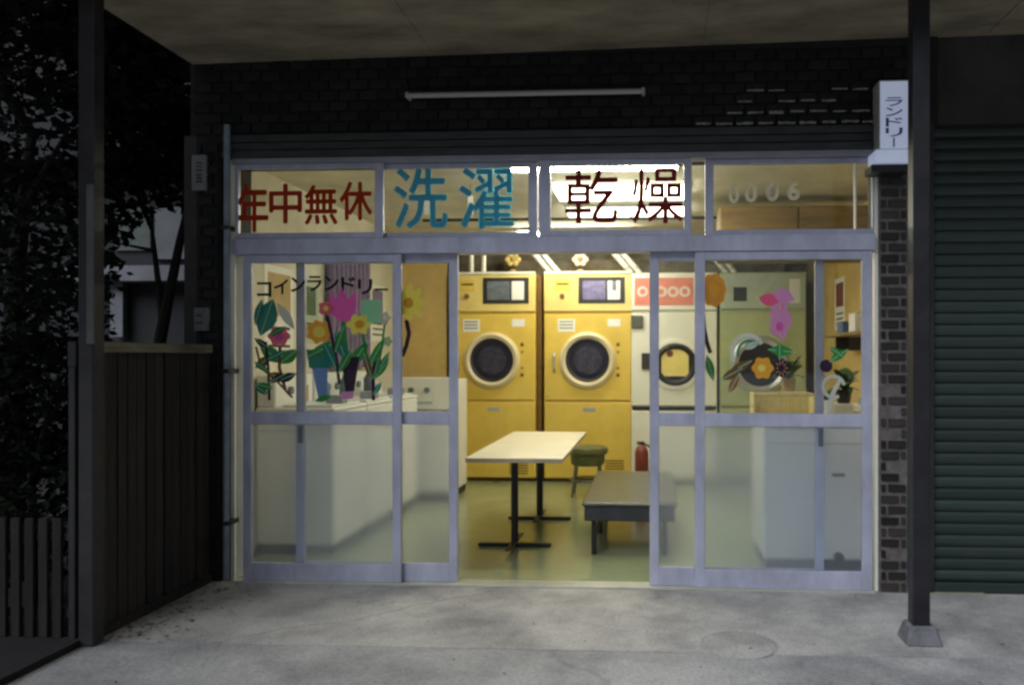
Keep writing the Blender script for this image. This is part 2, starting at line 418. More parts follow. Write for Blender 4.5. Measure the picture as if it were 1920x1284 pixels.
# lintel: shutter housing with three long strips
li = thing('lintel', 'dark metal lintel of three long strips above the transom windows', 'lintel', (-.6, 0, 2.53))
xa, xb = ax(418, 0), ax(1640, 0)
for i in range(3):
    z0 = 2.532 + i * .047
    b = MB(); b.box(xa, xb, -.02 + (i % 2) * .008, .06, z0, z0 + .042, .003); part('strip', b, M_lint, li)
b = MB(); b.box(xa, xb, .0, .055, 2.53, ZT0); part('backing', b, M_steel, li)

# ---- pillars of small brick tiles
def pillar(x0, x1, z1, label, mt, mm, flip):
    p = thing('tiled_pillar', label, 'pillar', ((x0 + x1) / 2, 0, 0), 'tiled pillars beside the shop front')
    b = MB(); b.box(x0, x1, .014, .25, 0, z1); part('mortar_bed', b, mm, p)
    W = x1 - x0; long_ = min(.108, W * .6); short_ = W - long_ - .04
    th_ = .04 if flip == 0 else .047; ml, ms_ = tile_mesh(long_, th_, mt, 'brick'), tile_mesh(short_, th_, mt, 'brick')
    n = int(z1 / .0625)
    for r in range(n):
        z = .035 + r * .0625
        a, bb = (ml, long_), (ms_, short_)
        if r % 2: a, bb = bb, a
        xx = x0 + .012
        for me, wd in (a, bb):
            if rnd.random() < .93: inst('brick', me, p, (xx + wd / 2, rnd.uniform(-.002, .004), z), (R(rnd.uniform(-2, 2)), 0, R(rnd.uniform(-2, 2))))
            xx += wd + .016
    return p
pr = pillar(ax(1649, 0), ax(1703, 0), 2.46, 'brown brick-tiled pillar with pale joints between the right doors and green shutter', M_tile2, M_mort2, 0)
pl = pillar(ax(367, 0), ax(412, 0), ZT0 - .002, 'dark brick-tiled pillar behind the drainpipe on the left of the shop front', M_tile, M_mort, 1)
b = MB(); b.box(ax(412, 0), ax(432, 0), .05, .25, 0, ZT0); tag(part('wall_return', b, M_wallP), 'dark narrow strip of wall behind the drainpipe', 'wall')
b = MB(); b.box(ax(1703, 0), ax(1742, 0), .06, .25, 0, ZT0); tag(part('wall_return', b, M_wallP), 'dark narrow strip of wall behind the black post on the right', 'wall')
b = MB(); b.box(ax(1649, 0), ax(1703, 0), .03, .25, 2.46, ZT0); tag(part('wall_return', b, M_wallP), 'dark piece of wall right behind the white sign box', 'wall')
b = MB(); b.box(-2.8, XL - .1, .15, 5, 0, 3.3); tag(part('side_wall', b, M_wallP), 'dark outer side wall of the shop beside the garden', 'wall')
b = MB(); b.box(1.625, 5.0, .03, .2, 2.68, 3.35); tag(part('upper_wall', b, M_wallP), 'dark plain wall above the green roller shutter', 'wall')
b = MB(); b.box(XL - .1, XR + .1, .13, .2, 2.5, 3.3); tag(part('inner_lintel', b, M_wallP), 'dark inner face of the wall over the transom windows', 'wall')
b = MB(); b.box(-2.8, 5, .25, 5, 3.3, 3.4); tag(part('roof', b, M_wallP), 'flat dark roof over the laundry', 'roof')
b = MB(); b.box(-2.82, ax(367, 0) - .0005, .0125, .25, 0, ZT0); tag(part('wall_return', b, M_wallP), 'dark corner edge of the shop wall left of the plated pillar', 'wall')
# inside reveals
for xa_, xb_, nm in ((XL, ax(428, .1), 'left'), (ax(1652, .1), XR, 'right')):
    b = MB(); b.box(xa_, xb_, .252, .29, 0.004, ZC); tag(part('inner_front_wall', b, M_iwall), f'cream inside face of the front wall, {nm} of the doors', 'wall')

# ---- green roller shutter
xs0 = ax(1745, .05)
sh = thing('roller_shutter', 'closed dark green ribbed roller shutter right of the black post', 'shutter', (2.6, .05, 0))
XS1 = 5.0
def slat_mesh():
    t = MB(); prof = [(.0, .0), (-.010, .006), (-.015, .022), (-.015, .044), (-.010, .058), (.0, .063)]
    L = []
    for x in (xs0, XS1): L.append([t.b.verts.new((x - 2.6, y, z)) for y, z in prof])
    for i in range(len(prof) - 1): t.b.faces.new((L[0][i], L[1][i], L[1][i + 1], L[0][i + 1]))
    t.b.faces.new(L[0]); t.b.faces.new(L[1][::-1]); t.b.faces.new((L[0][0], L[0][-1], L[1][-1], L[1][0]))
    bmesh.ops.recalc_face_normals(t.b, faces=t.b.faces)
    me = bpy.data.meshes.new('slat'); t.b.to_mesh(me); t.b.free(); me.materials.append(M_shut); return me
sm = slat_mesh()
for i in range(39): inst('slat', sm, sh, (2.6, .065, .06 + i * .067))
b = MB(); b.box(xs0, XS1, .065, .09, .0, 2.68); part('backing', b, M_steel, sh)
b = MB(); b.box(xs0, XS1, .03, .064, .0, .055, .004); part('bottom_bar', b, M_shut, sh)
b = MB(); b.box(xs0 - .05, xs0 + .012, .02, .1, .0, 2.68, .003); part('guide_rail', b, M_post, sh)

# ---- posts carrying the canopy
YL, YR = -1.03, -.77
pp = thing('canopy_post', 'weathered grey timber post at the left end of the fence carrying the canopy', 'post', (ax(170, YL), YL, 0), 'posts carrying the canopy')
b = MB(); b.box(ax(157, YL), ax(186, YL), YL - .04, YL + .04, .0, 3.1, .006); part('shaft', b, M_post, pp)
b = MB(); b.box(ax(176, YL), ax(189, YL), YL - .052, YL - .042, az(645, 180, YL), az(350, 180, YL), .002); part('pale_strip', b, mat('grey_strip', (.11, .11, .105), .8), pp, label='pale strip along the post')  # narrow paler strip along the upper front of the post
pq = thing('canopy_post', 'thin black steel post on a concrete footing in front of the green shutter', 'post', (ax(1722, YR), YR, 0), 'posts carrying the canopy')
b = MB(); b.box(ax(1707, YR), ax(1739, YR), YR - .04, YR + .04, .07, 3.16, .004); part('shaft', b, M_steel, pq)
b = MB()
cx_ = ax(1724, YR); vv = []
for z, h_ in ((-.003, .085), (.085, .06)):
    for sx, sy in ((-1, -1), (1, -1), (1, 1), (-1, 1)): vv.append(b.b.verts.new((cx_ + sx * h_, YR + sy * h_, z)))
for f in ((0, 1, 5, 4), (1, 2, 6, 5), (2, 3, 7, 6), (3, 0, 4, 7), (4, 5, 6, 7), (3, 2, 1, 0)): b.b.faces.new([vv[i] for i in f])
bmesh.ops.bevel(b.b, geom=list(b.b.edges), offset=.008, segments=1, affect='EDGES')
part('footing', b, M_foot, pq)

# ---- fence running from the left post back to the pillar
XF = ax(398, 0) - .03
ZF = 1.4
fn = thing('board_fence', 'dark upright board fence with a top rail coloured as lit from the doorway between post and pillar', 'fence', (XF, -.5, 0))
nb = 13
bw = (abs(YL) - .05) / nb
t = MB(); t.box(-.012, .012, -bw / 2 + .005, bw / 2 - .005, 0, ZF - .07, .002)
bmesh.ops.recalc_face_normals(t.b, faces=t.b.faces); fme = bpy.data.meshes.new('board'); t.b.to_mesh(fme); t.b.free(); fme.materials.append(M_wood)
for i in range(nb): inst('board', fme, fn, (XF + rnd.uniform(-.005, .005), YL + .06 + (i + .5) * bw, .04 + rnd.uniform(0, .01)))
b = MB(); b.box(XF - .05, XF - .02, YL + .06, .0, .0, 1.36); part('backing', b, M_steel, fn)
b = MB(); b.box(XF - .04, XF + .035, YL + .052, .0, ZF - .03, ZF + .02, .004); part('top_rail', b, M_woodlit, fn)
b = MB(); b.box(XF - .03, XF + .03, YL + .052, .0, .0, .045, .004); part('bottom_rail', b, M_wood, fn)

gt = thing('garden_gate', 'low dark picket gate under the shrubs at the far left', 'gate', (ax(60, YL), YL, 0))
xg0, xg1 = ax(-170, YL), ax(148, YL)
b = MB(); b.box(ax(136, YL), ax(149, YL), YL - .03, YL + .03, 0, 1.42, .004); part('gate_post', b, M_post, gt)
b = MB(); b.box(ax(136, YL), ax(152, YL), YL - .035, YL - .005, 1.3, 1.42, .004); part('hinge_block', b, M_post, gt)
for z in (.12, .48):
    b = MB(); b.box(xg0, ax(135, YL), YL + .0, YL + .02, z, z + .04, .003); part('rail', b, M_wood, gt)
x = xg0
t = MB(); t.box(-.022, .022, -.01, .01, 0, .56, .003)
bmesh.ops.recalc_face_normals(t.b, faces=t.b.faces); pme = bpy.data.meshes.new('picket'); t.b.to_mesh(pme); t.b.free(); pme.materials.append(M_wood)
while x < ax(128, YL):
    inst('picket', pme, gt, (x, YL - .012, .03)); x += .068

# ---- neighbour's house behind the garden
YH = 3.2
hs = thing('neighbour_house', 'pale neighbouring house with a ledge and dark window glimpsed behind the garden tree', 'house', (ax(280, YH), YH, 0))
def q(px0, px1, py0, py1, y0, y1):  # a block by its outline in the photo
    b = MB(); pm = (px0 + px1) / 2
    b.box(ax(px0, y0), ax(px1, y0), y0, y1, az(py1, pm, y0), az(py0, pm, y0), .004); return b
b = MB(); b.box(ax(-450, YH), ax(372, YH), YH, YH + .2, .0, az(300, 200, YH), .004); part('wall', b, M_houseD, hs)
part('wall_panel', q(215, 282, 385, 470, YH - .03, YH - .002), M_houseG, hs)
part('window', q(290, 352, 388, 486, YH - .05, YH - .002), M_house, hs)
part('ledge', q(120, 356, 498, 527, YH - .25, YH - .002), M_house, hs)
part('downpipe', q(206, 230, 528, 632, YH - .12, YH - .04), M_house, hs)
part('eave', q(-250, 372, 285, 300, YH - .3, YH + .3), M_houseD, hs)
b = MB(); b.box(-32, -5.5, 14, 20, -.01, 15)
nh = thing('far_building', 'large dark building closing the view behind the garden trees', 'building', (-14, 16, 0))
part('wall', b, M_houseD, nh)

# ---- trees and shrubs (left)
def leaves(spots, n, size, seed):
    r = random.Random(seed); vs, fs = [], []
    for i in range(n):
        c, rad = r.choices(spots, [s[1][0] * s[1][1] * s[1][2] for s in spots])[0]
        while True:
            p = Vector((r.uniform(-1, 1), r.uniform(-1, 1), r.uniform(-1, 1)))
            if .15 < p.length < 1 and r.random() < p.length: break
        p = Vector(c) + Vector((p.x * rad[0], p.y * rad[1], p.z * rad[2]))
        s = size * r.uniform(.6, 1.4)
        a = Vector((r.uniform(-1, 1), r.uniform(-1, 1), r.uniform(-.8, .4))).normalized()
        u = a.cross(Vector((r.uniform(-1, 1), r.uniform(-1, 1), r.uniform(-1, 1)))).normalized(); nrm = a.cross(u)
        k = len(vs)
        vs += [p, p + a * s * .5 + u * s * .28 + nrm * s * .08, p + a * s, p + a * s * .5 - u * s * .28 + nrm * s * .08]
        fs += [(k, k + 1, k + 2), (k, k + 2, k + 3)]
    return quadmesh('crown', vs, fs)
def tree(label, base, branches, spots, n, size, seed, name='garden_tree', cat='tree', group='trees and shrubs in the side garden'):
    t = thing(name, label, cat, base, group)
    b = MB()
    for p0, p1, r0, r1 in branches: b.tube(p0, p1, r0, r1, seg=8)
    part('trunk', b, M_bark, t, smooth=True)
    part('crown', leaves(spots, n, size, seed), M_leaf, t)
    return t
A = lambda px, py, Y: tuple(at(px, py, Y))
tree('leafy garden tree with a leaning dark trunk behind the board fence', (ax(300, 1.2), 1.2, .03),
     [((ax(285, 1.2), 1.2, .0), A(300, 640, 1.2), .06, .045), (A(300, 640, 1.2), A(338, 450, 1.2), .045, .03), (A(338, 450, 1.2), A(365, 330, 1.1), .03, .015),
      (A(306, 610, 1.2), A(285, 430, 1.3), .03, .015), (A(285, 430, 1.3), A(230, 300, 1.2), .018, .008), (A(290, 470, 1.3), A(200, 452, 1.2), .014, .006)],
     [(A(270, 250, 1.2), (.45, .5, .42)), (A(330, 170, 1.2), (.35, .5, .4)), (A(215, 380, 1.0), (.24, .3, .26)), (A(345, 350, 1.3), (.2, .3, .18)), (A(240, 60, 1.2), (.6, .5, .35))],
     5600, .09, 3)
tree('tall dense dark tree filling the upper left corner', (ax(20, .8), .8, .03),
     [((ax(20, .8), .8, 0), A(30, 500, .8), .09, .06), (A(30, 500, .8), A(60, 250, .8), .06, .03), (A(30, 520, .8), A(-30, 350, .9), .04, .02), (A(50, 380, .8), A(130, 240, .8), .03, .01), (A(60, 250, .8), (-3.9, -.8, 3.6), .035, .02), ((-3.9, -.8, 3.6), (-3.9, -2.6, 3.5), .02, .01)],
     [(A(50, 200, .8), (.9, .7, .7)), (A(-20, 430, .8), (.7, .6, .6)), (A(110, 60, .9), (1.0, .7, .55)), (A(90, 480, .4), (.45, .5, .4)), (A(230, -60, 2.0), (1.4, .8, .8)), ((-4.2, -.6, 4.3), (1.5, 1.5, .9)), ((-4.6, -1.7, 3.3), (1.0, 1.0, .9)), ((-3.75, -2.0, 3.7), (1.15, 1.0, 1.1)), ((-3.9, -2.9, 3.4), (1.1, .9, 1.1)), ((-4.3, -3.4, 4.3), (1.3, 1.0, 1.0))],  # forward clumps are out of view, added to shade the post and garden
     46000, .085, 4)
tree('low dark shrub behind the picket gate, left of the grey post', (ax(50, -.6), -.6, .03),
     [((ax(60, -.6), -.6, 0), A(60, 900, -.6), .03, .02), (A(60, 900, -.6), A(110, 700, -.6), .02, .008), (A(60, 900, -.6), A(10, 720, -.6), .02, .008)],
     [(A(50, 760, -.5), (.42, .4, .42)), (A(60, 950, -.6), (.42, .32, .4)), (A(-90, 800, -.4), (.4, .4, .6)), (A(105, 600, -.3), (.25, .3, .3))],
     7500, .06, 5, name='shrub', cat='shrub')

# ---- manhole cover, small things on the shop front
b = MB(); c = at(1385, 1208, -.95)
yy = (F * H / (1208 - CY)) * (ct + st * (1385 - CX) / F) - D; xx = ax(1385, yy)
mc = thing('manhole_cover', 'round worn cover set in the concrete in front of the right doors', 'manhole cover', (xx, yy, 0))
zt_ = 0.001 if yy > -.98 else -.0035
b.tube((xx, yy, -.09), (xx, yy, zt_ + .0014), .165, seg=40); part('lid', b, M_apron, mc)
b = MB(); b.tube((xx, yy, -.092), (xx, yy, zt_ + .0012), .18, seg=40); part('rim', b, M_conc, mc)

r5 = random.Random(11); vs, fs = [], []
for i in range(260):
    if i < 170: x_ = XF + .04 + abs(r5.gauss(0, .16)); y_ = r5.uniform(-1.0, -.02)
    else: x_ = r5.uniform(-2.4, 2.4); y_ = r5.uniform(-2.2, -.05)
    s_ = r5.uniform(.005, .014) * (1.4 if i < 170 else 1); a_ = r5.uniform(0, 6.28); k = len(vs)
    for j in range(4): vs.append((x_ + s_ * (1 if j % 2 == 0 else .5) * math.cos(a_ + j * 1.57), y_ + s_ * (1 if j % 2 == 0 else .5) * math.sin(a_ + j * 1.57), .0015 + r5.uniform(0, .004)))
    fs.append((k, k + 1, k + 2, k + 3))
part('leaf_litter', quadmesh('leaf_litter', vs, fs), mat('dry_leaf', (.12, .09, .05), .8, var=.4, scale=3), kind='stuff')

dp = thing('drainpipe', 'thin blue-grey drainpipe beside the left door', 'pipe', (ax(425, -.04), -.04, 0))
b = MB(); b.tube((ax(424, -.04), -.04, .03), (ax(426, -.04), -.04, 2.72), .018, seg=14); part('tube', b, M_pipe, dp, smooth=True)
for z in (.35, 1.25, 2.1):
    b = MB(); b.box(ax(418, -.04), ax(432, -.04), -.06, .06, z, z + .025, .002); part('bracket', b, M_post, dp)

ft = thing('fluorescent_fitting', 'long unlit white tube fitting mounted on the black tiled wall', 'light fitting', (ax(982, -.06), -.06, 2.87))
xa, xb = ax(757, -.07), ax(1210, -.07)
b = MB(); b.box(xa + .02, xb - .02, -.035, -.0065, 2.885, 2.9, .003); part('batten', b, M_post, ft)
b = MB(); b.tube((xa + .02, -.06, 2.868), (xb - .02, -.06, 2.868), .0155, seg=14); part('tube', b, M_tubeoff, ft, smooth=True)
for x in (xa, xb - .03):
    b = MB(); b.box(x + .008, x + .028, -.074, -.0065, 2.855, 2.886, .003); part('socket', b, M_tubeoff, ft)
b = MB(); b.path([(xa + .01, -.02, 2.9), (xa - .005, -.02, 2.98), (xa - .01, -.012, 3.09)], .005); part('cable', b, M_steel, ft)

sb = thing('sign_box', 'small upright pale box sign with blue lettering on top of the right pillar', 'sign', (ax(1674, -.1), -.1, 2.47))
y0 = -.12
b = MB(); b.box(ax(1648, y0), ax(1704, y0), y0, .028, az(280, 1675, y0), az(150, 1675, y0), .006); part('box', b, M_signside, sb)
b = MB(); b.box(ax(1650, y0), ax(1702, y0), y0 - .004, y0 - .0005, az(279, 1675, y0), az(153, 1675, y0), .001); fc = part('face', b, M_signlit, sb)
b = MB(); b.box(ax(1640, y0), ax(1712, y0), y0 - .012, .026, az(306, 1675, y0), az(281, 1675, y0), .006); part('base', b, M_signlit, sb)
b = MB(); b.box(ax(1634, y0), ax(1706, y0), y0, .025, az(322, 1675, y0), az(308, 1675, y0), .003); part('bracket', b, M_steel, sb)
zt, zb = az(182, 1675, y0), az(277, 1675, y0)
tx = 'ランドリー'
for i, ch in enumerate(tx):
    h_ = (zt - zb) / len(tx); z = zt - (i + 1) * h_
    if ch == 'ー': glyph('|', ax(1674, y0), ax(1677, y0), z + .002, z + h_ - .004, y0 - .0045, M_blueink, sb, thick=.001)
    else: glyph(ch, ax(1660, y0), ax(1692, y0), z + .003, z + h_ - .004, y0 - .0045, M_blueink, sb, thick=.001, bold=.01)

for (p0, p1, q0, q1, lb, chs) in ((360, 387, 291, 357, 'white narrow name plate high on the left pillar', '三五'), (364, 391, 577, 620, 'smaller grey plate lower on the left pillar beside the fence top', '二')):
    y = -.012
    t = thing('wall_plate', lb, 'plate', (ax((p0 + p1) / 2, y), y, az(q1, 375, y)), 'plates on the left pillar')
    b = MB(); b.box(ax(p0, y), ax(p1, y), y - .004, .014, az(q1, 375, y), az(q0, 375, y), .001); part('panel', b, M_house if len(chs) == 2 else M_foot, t)
    for i, ch in enumerate(chs):
        s = 13; yc = q0 + (q1 - q0) * (i + 1) / (len(chs) + 1)
        glyph(ch, ax(373 - 6, y), ax(373 + 8, y), az(yc + 8, 375, y), az(yc - 8, 375, y), y - .0045, M_ink, t, bold=.02)

# ================================================================ SHOP FRONT
def sill_box(px0, px1, z0, z1, y0, y1, bev=.002):
    b = MB(); b.box(ax(px0, y0), ax(px1, y0), y0, y1, z0, z1, bev); return b
df = thing('door_frame', 'grey aluminium frame round the sliding doors and the windows above them', 'door frame', (ax(1040, 0), .03, 0))
part('header', sill_box(434, 1642, 1.957, 2.05, -.012, .1), M_alu, df)
part('head_bar', sill_box(434, 1642, 2.497, 2.53, -.008, .1), M_alud, df)
part('jamb', sill_box(432, 440, .0, 2.53, .03, .1), M_cream, df, label='narrow cream jamb')
part('jamb', sill_box(1640, 1649, .0, 2.53, .03, .1), M_cream, df, label='narrow cream jamb')
part('jamb_strip', sill_box(441, 455, .02, 1.956, .06, .08), M_cream, df)
part('track', sill_box(434, 1642, -.002, .012, -.01, .11), M_thres, df)
part('side_bar', sill_box(1603, 1606, 2.05, 2.497, .045, .075), M_cream, df)

def sash(px0, px1, y, z0, z1, sw0, sw1, label, mid=None, zb=.035, zt=.03, name='transom_window', cat='window', grp='transom windows above the doors', th=.028):
    x0, x1 = ax(px0, y), ax(px1, y)
    t = thing(name, label, cat, ((x0 + x1) / 2, y, z0), grp)
    a, c = x0 + sw0, x1 - sw1
    for xa, xb in ((x0, a), (c, x1)):
        b = MB(); b.box(xa, xb, y, y + th, z0, z1, .002); part('stile', b, M_alu, t)
    b = MB(); b.box(a, c, y + .001, y + th - .001, z0, z0 + zb, .002); part('bottom_rail', b, M_alu, t)
    b = MB(); b.box(a, c, y + .001, y + th - .001, z1 - zt, z1, .002); part('top_rail', b, M_alu, t)
    gy = y + th * .5
    if mid:
        b = MB(); b.box(a, c, y - .001, y + th + .001, mid[0], mid[1], .002); part('middle_rail', b, M_alu, t)
        b = MB(); b.box(a, c, gy - .002, gy + .002, z0 + zb, mid[0]); part('frosted_pane', b, G_frost, t)
        b = MB(); b.box(a, c, gy - .002, gy + .002, mid[1], z1 - zt); part('clear_pane', b, G_clear, t)
    else:
        b = MB(); b.box(a, c, gy - .002, gy + .002, z0 + zb, z1 - zt); part('pane', b, G_clear, t)
    return t
SW = .052
YO, YI = .0, .042
DG = 'sliding shop doors'
kw = dict(mid=(.945, 1.02), zb=.105, zt=.05, name='sliding_door', cat='door', grp=DG)
d1 = sash(455, 752, YO, .013, 1.956, SW, SW, 'leftmost sliding door, with the black arched lettering and most of the flower stickers', **kw)
d2 = sash(555, 858, YI, .013, 1.956, SW, SW, 'sliding door pushed back behind the leftmost one, left edge of the open doorway', **kw)
d3 = sash(1303, 1636, YO, .013, 1.956, .058, .058, 'rightmost sliding door, next to the brown tiled pillar', **kw)
d4 = sash(1218, 1545, YI, .013, 1.956, .055, .05, 'sliding door pushed back behind the rightmost one, right edge of the open doorway', **kw)
for dd, px in ((d2, 563), (d4, 1538)):
    b = MB(); b.box(ax(px - 4, YI), ax(px + 5, YI), YI - .006, YI - .0005, .83, .93, .003); part('lock', b, M_dark, dd)
zt0, zt1 = 2.051, 2.496
sash(440, 718, YO, zt0, zt1, .02, .05, 'first transom window from the left, lettered in red', zb=.035)
sash(706, 1008, YI, zt0, zt1, .03, .055, 'second transom window from the left, lettered in light blue', zb=.035)
sash(1010, 1297, YO, zt0, zt1, .07, .045, 'third transom window from the left, lettered in thin dark red strokes', zb=.035)
sash(1322, 1640, YI, zt0, zt1, .05, .012, 'last transom window on the right, with small pale digits', zb=.035)
b = MB(); b.box(ax(1296, YI), ax(1322, YI), YI + .012, YI + .016, zt0, zt1); tag(part('overlap_pane', b, G_clear), 'narrow pane of glass between the third and last transom windows', 'glass pane')

# ---- lettering on the glass
F_red = m_film('red_film', (.68, .07, .03), .4); F_dred = m_film('dark_red_film', (.3, .03, .035), .3)
F_blue = m_film('blue_film', (.25, .85, 1.0), .62); F_black = m_film('black_film', (.01, .01, .01), .1); F_cream = m_film('cream_film', (.98, .94, .7), .25)
def lettering(label, chars, m, y, bold=0.0, heavy=0.0):
    c0 = chars[0]; t = thing('window_lettering', label, 'lettering', (ax(c0[1], y), y, az(c0[4], c0[1], y)), 'lettering on the glass')
    for ch, p0, p1, q0, q1 in chars:
        pm = (p0 + p1) / 2
        glyph(ch, ax(p0, y), ax(p1, y), az(q1, pm, y), az(q0, pm, y), y, m, t, bold=bold, heavy=heavy)
    return t
yg = YO + .0115; ygi = YI + .0115
lettering('bold red characters 年中無休 on the first transom pane', [('年', 446, 502, 346, 434), ('中', 506, 565, 346, 418), ('無', 572, 632, 348, 420), ('休', 638, 697, 342, 412)], F_red, yg, .0, .0045)
lettering('large light blue characters 洗濯 on the second transom pane', [('洗', 740, 838, 316, 428), ('濯', 862, 962, 316, 428)], F_blue, ygi, .0, .006)
lettering('large thin dark red characters 乾燥 on the third transom pane', [('乾', 1060, 1158, 318, 418), ('燥', 1186, 1281, 314, 418)], F_dred, yg, .0, .0025)
lettering('small pale digits on the last transom pane', [('0', 1366, 1386, 346, 382), ('0', 1396, 1420, 344, 380), ('0', 1436, 1460, 342, 378), ('6', 1476, 1500, 340, 376)], F_cream, ygi, .03)
arc = []
for i, ch in enumerate('コインランドリー'):
    u = i / 7; px = 482 + i * 31.5; yy0 = 545 - 14 * math.sin(math.pi * (u * .9 + .05))
    arc.append((ch, px, px + (27 if ch != 'ー' else 25), yy0 - (14 if ch != 'ー' else 2), yy0 + (14 if ch != 'ー' else 2)))
lettering('black arched characters コインランドリー across the leftmost door glass', arc, F_black, yg, .02)

# ---- flower stickers
F = float(F)
def film(n, c, tr=.5): return m_film(n, c, tr, .12)
S_line = film('line_film', (.88, .5, .15)); S_mag = film('magenta_film', (.9, .22, .66)); S_pink = film('pink_film', (.92, .2, .4)); S_yel = m_film('yellow_film', (1.0, .93, .2), .4); S_or = film('orange_film', (1.0, .62, .08))
S_grn = film('green_film', (.09, .42, .1), .45); S_teal = film('teal_film', (.05, .34, .28), .45); S_mint = film('mint_film', (.42, .8, .55)); S_blue = film('denim_film', (.25, .4, .7), .45)
S_dark = film('dark_film', (.06, .035, .07), .3); S_wht = film('white_film', (.8, .84, .76)); S_pur = film('purple_film', (.82, .42, .74), .5); S_brn = film('brown_film', (.26, .15, .06), .4)
def blob(cx, cy, rx, ry, n=20, petals=0, amp=0.0, rot=0.0, seg=None):
    seg = seg or (petals * 8 if petals else n)
    P = []
    for i in range(seg):
        a = 2 * math.pi * i / seg
        k = 1 + amp * math.cos(petals * a) if petals else 1
        x, y = rx * k * math.cos(a), ry * k * math.sin(a)
        P.append((cx + x * math.cos(rot) - y * math.sin(rot), cy + x * math.sin(rot) + y * math.cos(rot)))
    return P
def leafp(x0, y0, x1, y1, w):
    dx, dy = x1 - x0, y1 - y0; L = math.hypot(dx, dy); nx, ny = -dy / L, dx / L; P = []
    for s in (1, -1):
        rng = range(0, 9) if s == 1 else range(8, -1, -1)
        for i in rng:
            if s == -1 and i in (0, 8): continue
            u = i / 8; k = math.sin(math.pi * u) * w
            P.append((x0 + dx * u + nx * k * s, y0 + dy * u + ny * k * s))
    return P
def strokep(pts, w):
    L, Rr = [], []
    for i, (x, y) in enumerate(pts):
        a = pts[max(0, i - 1)]; c = pts[min(len(pts) - 1, i + 1)]
        dx, dy = c[0] - a[0], c[1] - a[1]; n = math.hypot(dx, dy) or 1
        L.append((x - dy / n * w, y + dx / n * w)); Rr.append((x + dy / n * w, y - dx / n * w))
    return L + Rr[::-1]
def sticker(name, label, cat, y, pieces, grp='stickers on the door glass'):
    p0 = pieces[0][1]; cx = sum(p[0] for p in p0) / len(p0); cy = sum(p[1] for p in p0) / len(p0)
    t = thing(name, label, cat, tuple(at(cx, cy, y)), grp)
    for i, (nm, pts, m) in enumerate(pieces):
        yy = y - .0006 * i
        b = MB(); b.poly([(at(p[0], p[1], yy).x, at(p[0], p[1], yy).z) for p in pts], yy - .0005, yy)
        o = part(nm, b, m, t)
        y2 = yy - .0001; det = []
        if nm == 'leaf':
            k = len(pts) // 2; det.append(('vein', strokep([pts[0], ((pts[k // 2][0] + pts[-k // 2][0]) / 2, (pts[k // 2][1] + pts[-k // 2][1]) / 2), pts[8]], 1.1), S_mint))
        if nm in ('petals', 'disc', 'bloom') and len(pts) > 12 and m is not S_yel:
            xm = sum(p[0] for p in pts) / len(pts); ym = sum(p[1] for p in pts) / len(pts)
            for j in range(0, len(pts), 4):
                p = pts[j]; det.append(('petal_line', strokep([(xm + (p[0] - xm) * .45, ym + (p[1] - ym) * .45), (xm + (p[0] - xm) * .85, ym + (p[1] - ym) * .85)], .9), S_line))
        for dn, dp_, dm in det:
            d = MB(); d.poly([(at(p[0], p[1], y2).x, at(p[0], p[1], y2).z) for p in dp_], yy - .0009, yy - .00052); part(dn, d, dm, o)
    return t
yg = YO + .0105; ygi = YI + .0105
sticker('lily_sticker', 'white pointed lily bud sticker with a teal leaf, left on the leftmost door', 'sticker', yg,
        [('leaf', leafp(488, 630, 512, 560, 20), S_teal), ('bud', leafp(520, 568, 552, 618, 9), S_wht)])
sticker('rose_sticker', 'small deep pink flower sticker over green leaves, lowest left on the leftmost door', 'sticker', yg - .001,
        [('leaf', leafp(487, 648, 530, 680, 13), S_grn), ('leaf', leafp(525, 682, 558, 655, 12), S_grn), ('stem', strokep([(525, 650), (524, 690), (535, 730)], 3), S_brn), ('leaf', leafp(500, 700, 545, 712, 8), S_brn), ('petals', blob(523, 630, 20, 17, petals=6, amp=.1), S_pink), ('centre', blob(523, 632, 8, 7), S_mag)])
sticker('potted_flower_sticker', 'yellow-orange flower sticker standing in a green and blue pot', 'sticker', yg,
        [('pot', [(574, 655), (624, 655), (619, 690), (580, 690)], S_teal), ('pot_foot', [(585, 690), (615, 690), (612, 745), (598, 752)], S_blue), ('leaf', leafp(575, 670, 632, 640, 10), S_grn), ('shoe', leafp(590, 752, 622, 742, 6), S_grn),
         ('petals', blob(598, 622, 23, 21, petals=7, amp=.1), S_or), ('centre', blob(598, 622, 12, 11), S_yel)])
sticker('tulip_sticker', 'large magenta tulip sticker with a dark stem in a plum vase', 'sticker', yg - .0005,
        [('stem', strokep([(643, 600), (648, 640), (655, 690)], 3.5), S_grn), ('leaf', leafp(650, 680, 628, 618, 9), S_teal), ('leaf', leafp(655, 690, 690, 640, 11), S_grn), ('vase', [(640, 672), (674, 668), (664, 735), (648, 735)], S_dark), ('vase_foot', [(640, 735), (664, 733), (662, 747), (640, 749)], S_pur),
         ('petals', [(618, 545), (630, 560), (640, 538), (652, 560), (668, 545), (668, 580), (655, 602), (634, 602), (620, 585)], S_mag)])
sticker('daffodil_sticker', 'yellow daffodil sticker before a mint green card shape', 'sticker', yg - .0015,
        [('card', [(680, 562), (714, 562), (718, 606), (676, 606)], S_mint), ('stem', strokep([(680, 625), (686, 660), (700, 715)], 3), S_grn), ('leaf', leafp(690, 690, 722, 632, 8), S_grn), ('petals', blob(673, 608, 21, 18, petals=6, amp=.16), S_yel), ('centre', blob(674, 608, 9, 8), S_or)])
sticker('sunflower_sticker', 'bright yellow daisy sticker with a curved dark stem beside the open doorway', 'sticker', ygi,
        [('stem', strokep([(762, 600), (767, 625), (762, 648), (754, 668)], 4), S_dark), ('petals', blob(768, 567, 25, 29, petals=8, amp=.22), S_yel), ('centre', blob(766, 568, 9, 10), S_or)])
